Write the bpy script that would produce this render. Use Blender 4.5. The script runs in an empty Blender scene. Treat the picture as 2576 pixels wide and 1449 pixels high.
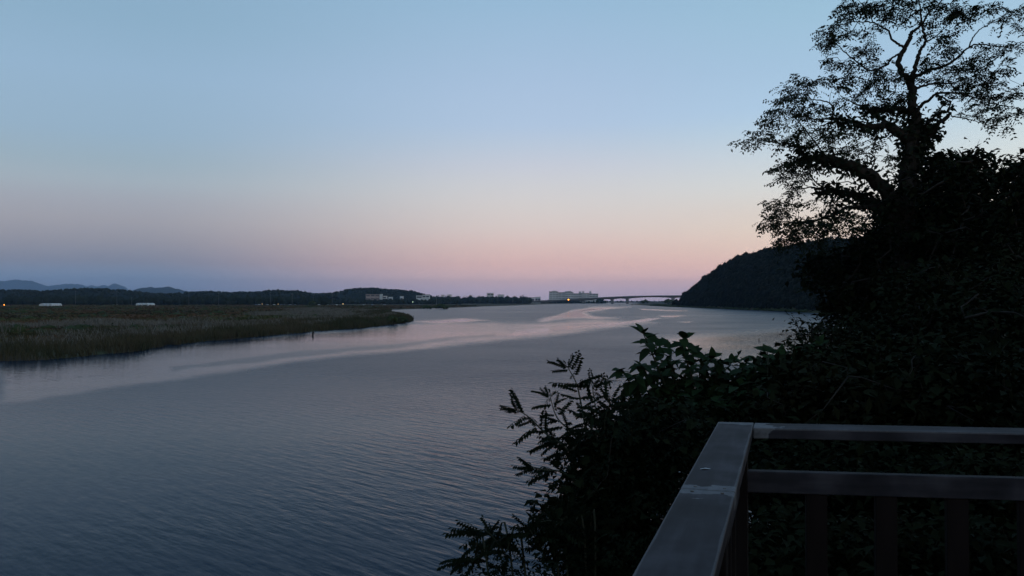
import bpy, math, random
import numpy as np
from mathutils import Vector
R = math.radians
rng = np.random.default_rng(7)
random.seed(7)
S = bpy.context.scene
COL = S.collection

# ------------------------------------------------------------------ camera
EYE, PITCH, FPX = 6.5, R(0.87), 2143.0          # eye height over the river, tilt, focal length in 2576-px units
cd = bpy.data.cameras.new('camera'); cam = bpy.data.objects.new('camera', cd); COL.objects.link(cam)
cd.sensor_width = 36; cd.lens = 36 * FPX / 2576; cd.clip_start = 0.05; cd.clip_end = 40000
cam.location = (0, 0, EYE); cam.rotation_euler = (R(90) + PITCH, 0, 0)
S.camera = cam

# ------------------------------------------------------------------ sky
SUN_AZ = R(104)                                  # just set, out of frame to the right (clockwise from +Y)
W = bpy.data.worlds.new('World'); S.world = W; W.use_nodes = True
nt = W.node_tree; bg = nt.nodes['Background']
def lin(c):
    return [((v/255)/12.92 if v/255 <= .04045 else ((v/255+.055)/1.055)**2.4) for v in c]
def N(tree, typ, **kw):
    n = tree.nodes.new(typ)
    for k, v in kw.items():
        setattr(n, k, v)
    return n
def M_(tree, op, a, b=None, clamp=False):
    n = N(tree, 'ShaderNodeMath', operation=op, use_clamp=clamp)
    for i, v in enumerate((a, b)):
        if v is None: continue
        if isinstance(v, (int, float)): n.inputs[i].default_value = v
        else: tree.links.new(v, n.inputs[i])
    return n.outputs[0]
def ramp(tree, stops, fac, interp='LINEAR'):
    n = N(tree, 'ShaderNodeValToRGB'); n.color_ramp.interpolation = interp
    e = n.color_ramp.elements
    while len(e) < len(stops): e.new(0.5)
    for el, (p, c) in zip(e, stops):
        el.position = p; el.color = (*c, 1)
    tree.links.new(fac, n.inputs[0])
    return n.outputs[0]
tc = N(nt, 'ShaderNodeTexCoord')
nrm = N(nt, 'ShaderNodeVectorMath', operation='NORMALIZE'); nt.links.new(tc.outputs['Generated'], nrm.inputs[0])
sx = N(nt, 'ShaderNodeSeparateXYZ'); nt.links.new(nrm.outputs[0], sx.inputs[0])
elev = M_(nt, 'DIVIDE', M_(nt, 'ARCSINE', sx.outputs['Z']), math.pi/2, True)          # 0 horizon .. 1 zenith
hl = M_(nt, 'SQRT', M_(nt, 'ADD', M_(nt, 'ADD', M_(nt, 'MULTIPLY', sx.outputs['X'], sx.outputs['X']), M_(nt, 'MULTIPLY', sx.outputs['Y'], sx.outputs['Y'])), 1e-5))
ca = M_(nt, 'DIVIDE', M_(nt, 'ADD', M_(nt, 'MULTIPLY', sx.outputs['X'], math.sin(SUN_AZ)), M_(nt, 'MULTIPLY', sx.outputs['Y'], math.cos(SUN_AZ))), hl)
rel = M_(nt, 'DIVIDE', M_(nt, 'ARCCOSINE', ca), math.pi)                               # 0 at the sun's azimuth .. 1 opposite
HAZE, HTOP, HR = 5.5e-5, 520.0, 22000.0         # density of the air box, its top and half width: the sky is seen through it
def through(el, c):                              # sky radiance that gives colour c once seen through the air
    path = min((HTOP-6)/max(math.sin(R(el)), 1e-4), HR); T = math.exp(-HAZE*path)
    return [max(.01, (v-k*(1-T))/T) for v, k in zip(lin(c), (.072, .13, .24))]
def skyramp(lst, kx):
    top = [(28, (126,162,193)), (42, (102,139,177)), (90, (68,100,144))]
    L = [(e*kx, c) for e, c in lst] + top
    return ramp(nt, [(max(0, min(1, e/90)), through(e, c)) for e, c in L], elev)
sunset = skyramp([(0,(236,170,130)),(1.5,(252,196,150)),(4,(255,222,182)),(8,(250,236,214)),(13,(226,234,232)),(19,(188,214,228))], 1)
right  = skyramp([(0,(222,180,165)),(1.4,(226,190,172)),(3,(232,208,188)),(5,(230,220,206)),(7.6,(224,227,219)),(10.5,(210,224,224)),(13,(190,215,226)),(16,(172,203,224)),(19.4,(160,195,218))], 1)
mid2   = skyramp([(0,(152,144,166)),(.8,(168,152,170)),(1.44,(190,163,172)),(2.2,(207,176,174)),(3.5,(217,193,183)),(4.9,(218,203,192)),(6.3,(214,206,200)),(7.65,(210,212,211)),(9.7,(197,210,218)),(11.7,(181,205,222)),(13.1,(171,200,225)),(15.7,(163,194,220)),(19.4,(154,190,214))], .93)
mid1   = skyramp([(0,(148,144,168)),(.75,(163,152,173)),(1.44,(182,160,170)),(2.4,(201,171,173)),(3.5,(209,184,182)),(4.9,(210,197,195)),(6.3,(208,203,203)),(7.65,(203,204,209)),(9,(195,201,214)),(10.4,(183,198,217)),(11.7,(173,195,221)),(14.4,(166,191,219)),(19.4,(150,184,212))], 1)
left   = skyramp([(0,(90,112,146)),(1.7,(104,125,155)),(2.8,(120,130,152)),(4.2,(139,143,158)),(5.6,(152,155,167)),(7,(156,163,176)),(8.3,(157,172,185)),(9.7,(150,172,188)),(11.7,(146,174,197)),(15.7,(146,177,204)),(19.4,(138,172,198))], .88)
def mixc(a, b, lo, hi):
    m = N(nt, 'ShaderNodeMapRange'); m.inputs[1].default_value = lo/180; m.inputs[2].default_value = hi/180
    m.interpolation_type = 'SMOOTHSTEP'
    nt.links.new(rel, m.inputs[0])
    x = N(nt, 'ShaderNodeMix', data_type='RGBA'); nt.links.new(m.outputs[0], x.inputs[0])
    nt.links.new(a, x.inputs[6]); nt.links.new(b, x.inputs[7]); return x.outputs[2]
az = math.degrees(SUN_AZ)
c = mixc(sunset, right, 5, az-43)
c = mixc(c, mid2, az-43, az-22)
c = mixc(c, mid1, az-22, az-2)
c = mixc(c, left, az-3, az+25)
east = skyramp([(0,(36,44,62)),(2,(40,48,66)),(4,(46,54,70)),(7,(54,62,80)),(10,(58,70,92)),(15,(62,82,108)),(20,(70,94,122))], 1)
c = mixc(c, east, az+32, 180)
# dim multiple-scatter share from the physical sky, sun just on the horizon
nsk = N(nt, 'ShaderNodeTexSky', sky_type='NISHITA', sun_disc=False); nsk.sun_elevation = R(-1.5); nsk.sun_rotation = SUN_AZ
sc_ = N(nt, 'ShaderNodeVectorMath', operation='SCALE'); nt.links.new(nsk.outputs[0], sc_.inputs[0]); sc_.inputs['Scale'].default_value = 0.05
ad = N(nt, 'ShaderNodeVectorMath', operation='ADD'); nt.links.new(c, ad.inputs[0]); nt.links.new(sc_.outputs[0], ad.inputs[1])
nt.links.new(ad.outputs[0], bg.inputs[0]); bg.inputs[1].default_value = 1.0
ld = bpy.data.lights.new('sun', 'SUN'); ld.energy = 0.03; ld.angle = R(10); ld.color = (1, .75, .55)
sun = bpy.data.objects.new('sun', ld); COL.objects.link(sun); sun.rotation_euler = (R(88.5), 0, math.pi - SUN_AZ)
vs = S.view_settings; vs.view_transform = 'Standard'; vs.look = 'None'; vs.exposure = 0; vs.gamma = 1; vs.use_curve_mapping = False
S.cycles.use_denoising = True
S.cycles.max_bounces = 6; S.cycles.diffuse_bounces = 2; S.cycles.glossy_bounces = 3; S.cycles.volume_bounces = 1
S.cycles.sample_clamp_indirect = 3

# ------------------------------------------------------------------ pixel <-> place
cp, sp = math.cos(PITCH), math.sin(PITCH)
def ray(x, y):
    a, b = (np.asarray(x, float)-1288)/FPX, -(np.asarray(y, float)-724.5)/FPX
    return a, cp - b*sp, sp + b*cp
def P(x, y, d):                                  # the point seen at pixel (x,y), at distance d along +Y
    rx, ry, rz = ray(x, y)
    return np.stack([rx/ry*d, np.zeros_like(rx)+d, EYE + rz/ry*d], -1)
def G(x, y, z=0.0):                              # where that pixel's ray meets the level z
    rx, ry, rz = ray(x, y); t = (z-EYE)/rz
    return np.stack([rx*t, ry*t, np.zeros_like(t)+z], -1)
def pix(p):
    dx, dy, dz = p[..., 0], p[..., 1], p[..., 2]-EYE
    f = dy*cp + dz*sp; u = -dy*sp + dz*cp
    return 1288 + FPX*dx/f, 724.5 - FPX*u/f

# ------------------------------------------------------------------ objects and meshes
def link(name, me, mat=None, parent=None, **props):
    o = bpy.data.objects.new(name, me); COL.objects.link(o)
    if me is not None and mat is not None and not me.materials: me.materials.append(mat)
    if parent is not None: o.parent = parent
    for k, v in props.items(): o[k] = v
    return o
def thing(name, label, cat, loc=(0,0,0), group=None):
    o = link(name, None, label=label, category=cat)
    o.empty_display_size = .2; o.location = loc
    if group: o['group'] = group
    return o
def npmesh(name, V, quads=None, tris=None, smooth=False, mat=None, cols=None):
    me = bpy.data.meshes.new(name)
    V = np.ascontiguousarray(V, dtype=np.float32)
    q = np.zeros((0, 4), np.int32) if quads is None else np.asarray(quads, np.int32)
    t = np.zeros((0, 3), np.int32) if tris is None else np.asarray(tris, np.int32)
    me.vertices.add(len(V)); me.vertices.foreach_set('co', V.ravel())
    nl = q.size + t.size; me.loops.add(nl); me.polygons.add(len(q)+len(t))
    me.loops.foreach_set('vertex_index', np.concatenate([q.ravel(), t.ravel()]).astype(np.int32))
    st = np.concatenate([np.arange(len(q))*4, q.size + np.arange(len(t))*3]).astype(np.int32)
    me.polygons.foreach_set('loop_start', st)
    if smooth: me.polygons.foreach_set('use_smooth', np.ones(len(q)+len(t), bool))
    me.update(calc_edges=True)
    if mat: me.materials.append(mat)
    return me
class MB:                                        # collects shapes that become ONE mesh
    def __init__(s): s.v = []; s.f = []
    def add(s, vs, fs):
        k = len(s.v); s.v += [tuple(v) for v in vs]; s.f += [tuple(i+k for i in f) for f in fs]; return s
    def box(s, lo, hi, fn=None):
        x0,y0,z0 = lo; x1,y1,z1 = hi
        v = [(x0,y0,z0),(x1,y0,z0),(x1,y1,z0),(x0,y1,z0),(x0,y0,z1),(x1,y0,z1),(x1,y1,z1),(x0,y1,z1)]
        if fn: v = [fn(p) for p in v]
        return s.add(v, [(0,3,2,1),(4,5,6,7),(0,1,5,4),(1,2,6,5),(2,3,7,6),(3,0,4,7)])
    def tube(s, pts, rad, n=6):
        V, Q, T = tubes([(np.array(pts, float), np.array(rad, float)*np.ones(len(pts)))], n)
        return s.add(V, [tuple(q) for q in Q] + [tuple(t) for t in T])
    def build(s, name, mat, parent=None, bevel=0, smooth=False, **props):
        me = bpy.data.meshes.new(name); me.from_pydata(s.v, [], s.f); me.update()
        if smooth: me.polygons.foreach_set('use_smooth', [True]*len(me.polygons))
        o = link(name, me, mat, parent, **props)
        if bevel:
            m = o.modifiers.new('bevel', 'BEVEL'); m.width = bevel; m.segments = 2; m.limit_method = 'ANGLE'
        return o
def tubes(lines, n=6):
    VV, QQ, TT, k = [], [], [], 0
    ang = np.arange(n)*2*np.pi/n
    for p, r in lines:
        m = len(p); t = np.gradient(p, axis=0); t /= np.linalg.norm(t, axis=1, keepdims=True)+1e-9
        ref = np.array([0,1,.13]) if abs(t[:,2]).mean() > .6 else np.array([.1,.05,1.])
        a = np.cross(t, ref); a /= np.linalg.norm(a, axis=1, keepdims=True)+1e-9
        b = np.cross(t, a)
        ring = p[:,None,:] + r[:,None,None]*(np.cos(ang)[None,:,None]*a[:,None,:] + np.sin(ang)[None,:,None]*b[:,None,:])
        VV.append(ring.reshape(-1,3)); VV.append(p[[0,-1]])
        i = np.arange(m-1)[:,None]*n; j = np.arange(n)[None,:]; j2 = (j+1) % n
        QQ.append(np.stack([i+j, i+j2, i+n+j2, i+n+j], -1).reshape(-1,4)+k)
        jj = np.arange(n); j2 = (jj+1) % n
        TT.append(np.stack([np.full(n, m*n), j2, jj], -1)+k); TT.append(np.stack([np.full(n, m*n+1), (m-1)*n+jj, (m-1)*n+j2], -1)+k)
        k += m*n+2
    return np.concatenate(VV), np.concatenate(QQ), np.concatenate(TT)
def vnoise(p, seed=0):                           # cheap smooth value noise, numpy
    p = np.asarray(p, float); i = np.floor(p).astype(np.int64); f = p-i; f = f*f*(3-2*f)
    def h(*q):
        n = seed*1013 + 0
        for a, m in zip(q, (374761393, 668265263, 2147483647)): n = n + a*m
        n = (n ^ (n >> 13))*1274126177 & 0xffffffff; n = (n ^ (n >> 16)) & 0xffffff
        return n/0xffffff
    D = p.shape[-1]; out = 0
    for c in range(2**D):
        w = 1.0; q = []
        for d in range(D):
            b = (c >> d) & 1; q.append(i[..., d]+b); w = w*(f[..., d] if b else 1-f[..., d])
        out = out + w*h(*q)
    return out
def fbm(p, o=4, seed=0):
    return sum(vnoise(np.asarray(p)*2**k, seed+k)*.5**k for k in range(o))/sum(.5**k for k in range(o))
def smooth(a, b, x):
    t = np.clip((x-a)/(b-a), 0, 1); return t*t*(3-2*t)

# ------------------------------------------------------------------ materials
def mat(name, cols, scale=3.0, rough=.8, spec=.3, bump=0, detail=4, coords='Object', stretch=None, randobj=0):
    m = bpy.data.materials.new(name); m.use_nodes = True; t = m.node_tree; b = t.nodes['Principled BSDF']
    tc = N(t, 'ShaderNodeTexCoord'); src = tc.outputs['Object']
    if coords == 'World': src = N(t, 'ShaderNodeNewGeometry').outputs['Position']
    if stretch:
        mp = N(t, 'ShaderNodeMapping'); mp.inputs['Scale'].default_value = stretch; t.links.new(src, mp.inputs[0]); src = mp.outputs[0]
    nz = N(t, 'ShaderNodeTexNoise'); nz.inputs['Scale'].default_value = scale; nz.inputs['Detail'].default_value = detail
    t.links.new(src, nz.inputs['Vector'])
    k = len(cols); fac = nz.outputs[0]
    if randobj:
        oi = N(t, 'ShaderNodeObjectInfo'); fac = M_(t, 'ADD', M_(t, 'MULTIPLY', fac, 1-randobj), M_(t, 'MULTIPLY', oi.outputs['Random'], randobj))
    t.links.new(ramp(t, [(.3 + .4*i/max(1, k-1), c) for i, c in enumerate(cols)], fac), b.inputs['Base Color'])
    b.inputs['Roughness'].default_value = rough; b.inputs['Specular IOR Level'].default_value = spec
    if bump:
        bp = N(t, 'ShaderNodeBump'); bp.inputs['Strength'].default_value = 1; bp.inputs['Distance'].default_value = bump
        t.links.new(nz.outputs[0], bp.inputs['Height']); t.links.new(bp.outputs[0], b.inputs['Normal'])
    return m
def emit(name, col, s):
    m = bpy.data.materials.new(name); m.use_nodes = True; b = m.node_tree.nodes['Principled BSDF']
    b.inputs['Base Color'].default_value = (*col, 1); b.inputs['Emission Color'].default_value = (*col, 1); b.inputs['Emission Strength'].default_value = s
    return m
m_bark = mat('bark', [(0.018,0.0144,0.0108),(0.045,0.036,0.0288)], 6, .95, .1, .02, stretch=(1,1,.25))
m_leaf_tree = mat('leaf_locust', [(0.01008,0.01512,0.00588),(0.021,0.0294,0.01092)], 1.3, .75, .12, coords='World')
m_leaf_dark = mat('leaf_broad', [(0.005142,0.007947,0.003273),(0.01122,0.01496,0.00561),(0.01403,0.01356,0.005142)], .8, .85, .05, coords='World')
m_leaf_big = mat('leaf_large', [(0.0126,0.02415,0.00735),(0.02363,0.042,0.01365)], 9, .75, .07, randobj=.5)
m_leaf_pin = mat('leaf_pinnate', [(0.005505,0.009009,0.004004),(0.01051,0.01552,0.006506)], 9, .8, .05, randobj=.5)
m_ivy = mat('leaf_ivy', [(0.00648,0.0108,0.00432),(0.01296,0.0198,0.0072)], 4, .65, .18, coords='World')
m_wood_far = mat('far_wood', [(0.0108,0.0156,0.0084),(0.027,0.033,0.0168)], .06, .95, .05, coords='World')
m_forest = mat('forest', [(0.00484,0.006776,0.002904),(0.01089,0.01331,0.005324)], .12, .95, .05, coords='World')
m_mount = mat('mountain', [(0.015,0.02,0.015),(0.025,0.03,0.0225)], .004, 1, 0, coords='World')
m_stem = mat('stem', [(.03,.035,.018),(.06,.055,.035)], 8, .85, .15)
m_reed = mat('reed', [(.03,.036,.016),(.055,.052,.026),(.085,.066,.038),(.04,.044,.02)], .06, .9, .08, coords='World')
m_plume = mat('plume', [(0.1122,0.09817,0.0771),(0.1963,0.1754,0.1472)], .3, .9, .05, coords='World')
m_meadow = mat('meadow', [(.035,.052,.02),(.08,.085,.036),(.12,.07,.042),(.03,.036,.018),(.13,.115,.085)], .03, .95, .05, coords='World', stretch=(.3,1,1))
m_shrub_far = mat('shrub_far', [(.03,.042,.016),(.055,.068,.026)], .5, .9, .08, coords='World')
m_conc = mat('concrete', [(0.132,0.126,0.12),(0.192,0.186,0.174)], .3, .9, .2, coords='World')
m_pale = mat('pale_wall', [(0.5406,0.5148,0.489),(0.6693,0.6435,0.6048)], .1, .9, .2, coords='World')
m_brownwall = mat('brown_wall', [(0.3,0.225,0.195),(0.42,0.33,0.285)], .2, .9, .2, coords='World')
m_white = mat('white_wall', [(0.5059,0.5059,0.4896),(0.6365,0.6365,0.6202)], .3, .8, .3, coords='World')
m_glass = mat('dark_glass', [(.03,.035,.045),(.06,.065,.075)], .5, .15, .5, coords='World')
m_roof = mat('dark_roof', [(.06,.06,.07),(.1,.1,.11)], .5, .9, .2, coords='World')
m_pole = mat('pole_metal', [(0.15,0.15,0.15),(0.21,0.21,0.21)], 1, .6, .4)
m_stake = mat('stake_wood', [(.02,.017,.014),(.05,.04,.03)], 12, .95, .1, .004)
m_tyre = mat('tyre', [(.015,.015,.015),(.03,.03,.03)], 9, .9, .2)
m_car = [mat('car_white', [(.6,.6,.6),(.75,.75,.75)], 2, .3, .5), mat('car_silver', [(.3,.32,.35),(.4,.42,.45)], 2, .3, .5), mat('car_blue', [(.08,.14,.22),(.12,.18,.28)], 2, .3, .5)]
m_orange = emit('lamp_orange', (1, .3, .02), 7); m_warm = emit('lamp_warm', (1, .6, .25), 2.5); m_cool = emit('lamp_cool', (.7, 1, .6), 2)

# ------------------------------------------------------------------ the river's outline (metres, from the shore lines of the photograph)
right_shore = [(-60,-60),(-20,-26),(-9,-8),(-5,3),(-1.5,10),(4,18),(11,29),(21,48),(40,95),(62,150),(103,262),(140,345),(158,420),(165,497),(170,640),(175,790),(176,870),(174,941),(186,1160),(215,1500),(250,1860),(300,2100),(390,2600),(470,3300)]
far_left = [(1505,761.5),(1450,763.6),(1400,764.6),(1377,765.2),(1330,767),(1300,768.3),(1230,770.5),(1150,774),(1060,777),(985,779.5)]
tip = [(983,783),(975,788),(985,793),(1010,796),(1028,801),(1036,806.5),(1020,812),(990,816),(956,819.5),(910,825),(873,828),(830,831),(785,834.5),(740,839),(702,841.5),(665,846),(629,848.5),(560,856),(520,858),(488,862),(445,868),(418,865),(400,873),(350,883),(317,887),(250,892),(190,899),(98,906.5),(0,908.5)]
pl = [tuple(G(x, y)[:2]) for x, y in far_left + tip]
RIVER = np.array(right_shore + pl + [(-75,74),(-112,40),(-180,-20),(-240,-60)], float)
def sdist(q):                                    # signed distance to the river polygon, + on land
    d = np.full(len(q), 1e18); ins = np.zeros(len(q), bool)
    A = RIVER; B = np.roll(RIVER, -1, 0)
    for a, b in zip(A, B):
        ab = b-a; t = np.clip(((q-a)@ab)/(ab@ab), 0, 1); e = q-a-t[:,None]*ab
        d = np.minimum(d, (e*e).sum(1))
        cnd = (a[1] > q[:,1]) != (b[1] > q[:,1])
        with np.errstate(divide='ignore', invalid='ignore'):
            ins ^= cnd & (q[:,0] < (b[0]-a[0])*(q[:,1]-a[1])/(b[1]-a[1]+1e-12)+a[0])
    d = np.sqrt(d); return np.where(ins, -d, d)
def on_right(q):                                 # 1 on the camera's bank, 0 on the far bank
    xs = np.interp(q[:,1], [p[1] for p in right_shore], [p[0] for p in right_shore])
    return (q[:,0] > xs-25) & (q[:,1] < 1250)
# hill behind the right bank: skyline traced, ridge run away from the water
HILL = np.array([(1708,757),(1716,748),(1724,740),(1737,731),(1776,700),(1815,673.5),(1854,653),(1893,642),(1933,632.5),(1971,627.5),(2030,618),(2090,612),(2190,608),(2400,600),(2900,640)], float)
def foot(rt): return (np.interp(rt, [.18,.2,.2215,.2656,.332,.4], [182,177,175.5,170.5,166,163])+4)/rt
def hill_h(q):
    x, y = q[:,0], q[:,1]; rt = np.clip(x/np.maximum(y, 1), .01, 2)
    ys = foot(rt); yr = ys+190                                         # shore and crest along each bearing
    top = (757-np.interp(1288+FPX*rt, HILL[:,0], HILL[:,1]))/FPX*yr + EYE - 4.5
    u = (y-ys)/(yr-ys)
    prof = np.where(u < 1, np.sin(np.clip(u, 0, 1)*np.pi/2)**.75, np.cos(np.clip((u-1)/2.2, 0, 1)*np.pi/2)**1.5)
    return np.maximum(top, 0)*prof*(u > 0)*smooth(.196, .2, rt)*smooth(.95, .6, rt)
def height(q, with_hill=True):
    d = sdist(q); r = on_right(q); near = r & (q[:,1] < 300)
    bank_r = np.where(near, 4.9*smooth(0, 13, d) + .02*np.clip(d-13, 0, 200) + 3*smooth(14, 60, d)*smooth(8, 30, q[:,1]), 1.2*smooth(0, 10, d))
    bank_l = .45*smooth(0, 4, d) + .5*smooth(40, 400, d)
    h = np.where(d > 0, np.where(r, bank_r, bank_l), -np.clip(-d*.25, 0, 2.0))
    h = h + np.where(d > 1, (fbm(q*.05, 3, 3)-.5)*.5*smooth(1, 20, d), 0)
    if with_hill: h = h + np.where(d > 0, hill_h(q), 0)
    return h

# ------------------------------------------------------------------ ground sheet, out to the horizon
def polar(r0, r1, n, a0, a1, m):
    rr = np.concatenate([[0.01], np.geomspace(r0, r1, n)]); aa = np.radians(np.linspace(a0, a1, m))
    q = np.stack([rr[:,None]*np.sin(aa)[None], rr[:,None]*np.cos(aa)[None]], -1).reshape(-1, 2)
    i, j = np.meshgrid(np.arange(len(rr)-1), np.arange(m-1), indexing='ij'); k = (i*m+j).ravel()
    return q, np.stack([k, k+m, k+m+1, k+1], -1)
ga = np.unique(np.concatenate([np.linspace(-180, -45, 46), np.linspace(-45, 45, 361), np.linspace(45, 180, 46)]))
def polar_a(r0, r1, n, aa):
    rr = np.concatenate([[0.01], np.geomspace(r0, r1, n)]); a = np.radians(aa); m = len(aa)
    q = np.stack([rr[:,None]*np.sin(a)[None], rr[:,None]*np.cos(a)[None]], -1).reshape(-1, 2)
    i, j = np.meshgrid(np.arange(len(rr)-1), np.arange(m-1), indexing='ij'); k = (i*m+j).ravel()
    return q, np.stack([k, k+1, k+m+1, k+m], -1)
q, Q = polar_a(1.5, 21500, 440, ga)
m_ground = mat('ground', [(.03,.038,.018),(.07,.07,.035),(.09,.06,.036),(.03,.034,.018),(.1,.09,.066)], .03, .97, .05, coords='World', stretch=(.3,1,1))
link('ground', npmesh('ground', np.column_stack([q, height(q)]), Q[:, ::-1], smooth=True, mat=m_ground), kind='structure')

# ------------------------------------------------------------------ water: one sheet; wind-ruffled and slick areas differ only in ripple height
SL = {}
z3 = lambda L: [(1257.9+.1953*x, 704.4+.1953*y) for x, y in L]
z6 = lambda L: [(1383.8+.293*x, 742.2+.293*y) for x, y in L]
slicks = [([(0,905),(440,866),(800,836),(1000,818),(1040,812),(1290,816),(1500,803),(1650,812),(1500,832),(1288,855),(1000,885),(736,912),(400,962),(0,1018)], .62, 13),
          ([(700,900),(1000,872),(1260,846),(1300,824),(1530,806),(1640,811),(1500,828),(1340,846),(1100,872),(900,893)], .9, 18),
          ([(420,924),(700,889),(1000,862),(1250,838),(1262,844),(1000,874),(700,904),(430,936)], -.5, 7),
          ([(1035,808),(1160,800),(1230,806),(1110,816)], .9, 8),
          (z3([(700,470),(900,390),(1200,350),(1650,343),(1350,385),(1060,430),(1280,470),(1520,487),(1100,492),(500,530)]), .9, 7),
          (z3([(1280,575),(1700,530),(1900,490),(2100,490),(1900,540),(1600,575)]), .9, 3),
          (z3([(1750,368),(2400,385),(2350,398),(1800,382)]), .9, 2), (z3([(2080,455),(2400,455),(2300,478),(2150,472)]), .9, 2), (z3([(2250,535),(2480,530),(2400,548)]), .8, 2),
          (z6([(950,375),(1500,325),(2000,300),(2500,330),(2500,620),(1800,620),(1200,520)]), .6, 22)]
wa = np.unique(np.concatenate([np.linspace(-110, -45, 30), np.linspace(-45, 45, 420), np.linspace(45, 70, 12)]))
rr = np.geomspace(2, 3600, 420); aw = np.radians(wa)
wq = np.stack([rr[:,None]*np.sin(aw)[None], rr[:,None]*np.cos(aw)[None]], -1).reshape(-1, 2); mW = len(wa)
i, j = np.meshgrid(np.arange(len(rr)-1), np.arange(mW-1), indexing='ij'); k = (i*mW+j).ravel()
WQ = np.stack([k, k+mW, k+mW+1, k+1], -1)
keep = (sdist(wq) < 12)[WQ].any(1); WQ = WQ[keep]
wp = np.column_stack([wq, np.zeros(len(wq))])
px, py = pix(np.where(wp[:,1:2] > 1, wp, np.array([[0, 1., 0]])))
px = px + 40*(fbm(np.column_stack([px*.012, py*.06]), 3, 11)-.5); py = py + 9*(fbm(np.column_stack([px*.008, py*.08]), 4, 21)-.5)
slick = np.zeros(len(wq))
def poly_sd(x, y, poly):
    qq = np.column_stack([x, y]); A = np.array(poly, float); d = np.full(len(qq), 1e18); ins = np.zeros(len(qq), bool)
    for a, b in zip(A, np.roll(A, -1, 0)):
        ab = b-a; t = np.clip(((qq-a)@ab)/(ab@ab), 0, 1); e = qq-a-t[:,None]*ab; e[:,1] *= 2.2
        d = np.minimum(d, (e*e).sum(1)); cnd = (a[1] > qq[:,1]) != (b[1] > qq[:,1])
        ins ^= cnd & (qq[:,0] < (b[0]-a[0])*(qq[:,1]-a[1])/(b[1]-a[1]+1e-12)+a[0])
    d = np.sqrt(d); return np.where(ins, d, -d)
for poly, a, soft in slicks:
    e_ = a*smooth(-soft, soft*1.5, poly_sd(px, py, poly)); slick = np.maximum(slick, e_) if a > 0 else slick*(1+e_)
ruf = 1-slick
near = smooth(880, 1120, py)
ruf = ruf*(1-.6*near) 
ruf = np.clip(ruf + .35*(fbm(wq*np.array([[.02,.02]]), 3, 31)-.5)*(ruf > .3), .02, 1)
wme = npmesh('water', wp, WQ[:, ::-1] if False else WQ[:, [0,3,2,1]], smooth=True)
ac = wme.attributes.new('chop', 'FLOAT', 'POINT'); ac.data.foreach_set('value', (.5+.8*smooth(-16, 3, wq[:,0])).astype(np.float32))
at = wme.attributes.new('ruffle', 'FLOAT', 'POINT'); at.data.foreach_set('value', ruf.astype(np.float32))
mw = bpy.data.materials.new('river_water'); mw.use_nodes = True; t = mw.node_tree; b = t.nodes['Principled BSDF']
b.inputs['Base Color'].default_value = (.002, .019, .042, 1); b.inputs['IOR'].default_value = 1.333; b.inputs['Specular IOR Level'].default_value = .05; 
pos = N(t, 'ShaderNodeNewGeometry').outputs['Position']
ra = N(t, 'ShaderNodeAttribute', attribute_name='ruffle').outputs['Fac']
def noise(scale, detail, stretch=None, rot=0, out=1):
    mp = N(t, 'ShaderNodeMapping'); mp.inputs['Rotation'].default_value = (0, 0, rot); t.links.new(pos, mp.inputs[0])
    m2 = N(t, 'ShaderNodeMapping'); m2.inputs['Scale'].default_value = stretch or (1, 1, 1); t.links.new(mp.outputs[0], m2.inputs[0])
    nz = N(t, 'ShaderNodeTexNoise'); nz.inputs['Scale'].default_value = scale; nz.inputs['Detail'].default_value = detail
    t.links.new(m2.outputs[0], nz.inputs['Vector']); return nz.outputs[out]
t.links.new(M_(t, 'ADD', M_(t, 'MULTIPLY', ra, .28), .02), b.inputs['Roughness'])
nc = noise(3.0, 2)
sub = N(t, 'ShaderNodeVectorMath', operation='SUBTRACT'); t.links.new(nc, sub.inputs[0]); sub.inputs[1].default_value = (.5, .5, .5)
mul = N(t, 'ShaderNodeVectorMath', operation='MULTIPLY'); t.links.new(sub.outputs[0], mul.inputs[0]); mul.inputs[1].default_value = (1, 1, 0)
scl = N(t, 'ShaderNodeVectorMath', operation='SCALE'); t.links.new(mul.outputs[0], scl.inputs[0]); t.links.new(M_(t, 'MULTIPLY', ra, .12), scl.inputs['Scale'])
addn = N(t, 'ShaderNodeVectorMath', operation='ADD'); t.links.new(scl.outputs[0], addn.inputs[0]); addn.inputs[1].default_value = (0, 0, 1)
nn = N(t, 'ShaderNodeVectorMath', operation='NORMALIZE'); t.links.new(addn.outputs[0], nn.inputs[0])
h1 = noise(1.0, 2, (2.4, .5, 1), R(-45), 0); h2 = noise(1.0, 2, (6.0, 2.0, 1), R(-38), 0)
patch = ramp(t, [(.35, (.25,)*3), (.65, (1,)*3)], noise(.05, 2, out=0))
patch = M_(t, 'MULTIPLY', patch, N(t, 'ShaderNodeAttribute', attribute_name='chop').outputs['Fac'])
hh = M_(t, 'MULTIPLY', M_(t, 'MULTIPLY', M_(t, 'ADD', h1, M_(t, 'MULTIPLY', h2, .22)), patch), M_(t, 'ADD', M_(t, 'MULTIPLY', ra, 1.0), .2))
bp = N(t, 'ShaderNodeBump'); bp.inputs['Strength'].default_value = 1; bp.inputs['Distance'].default_value = .12
t.links.new(hh, bp.inputs['Height']); t.links.new(nn.outputs[0], bp.inputs['Normal']); t.links.new(bp.outputs[0], b.inputs['Normal'])
link('river', wme, mw, kind='structure')

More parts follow.
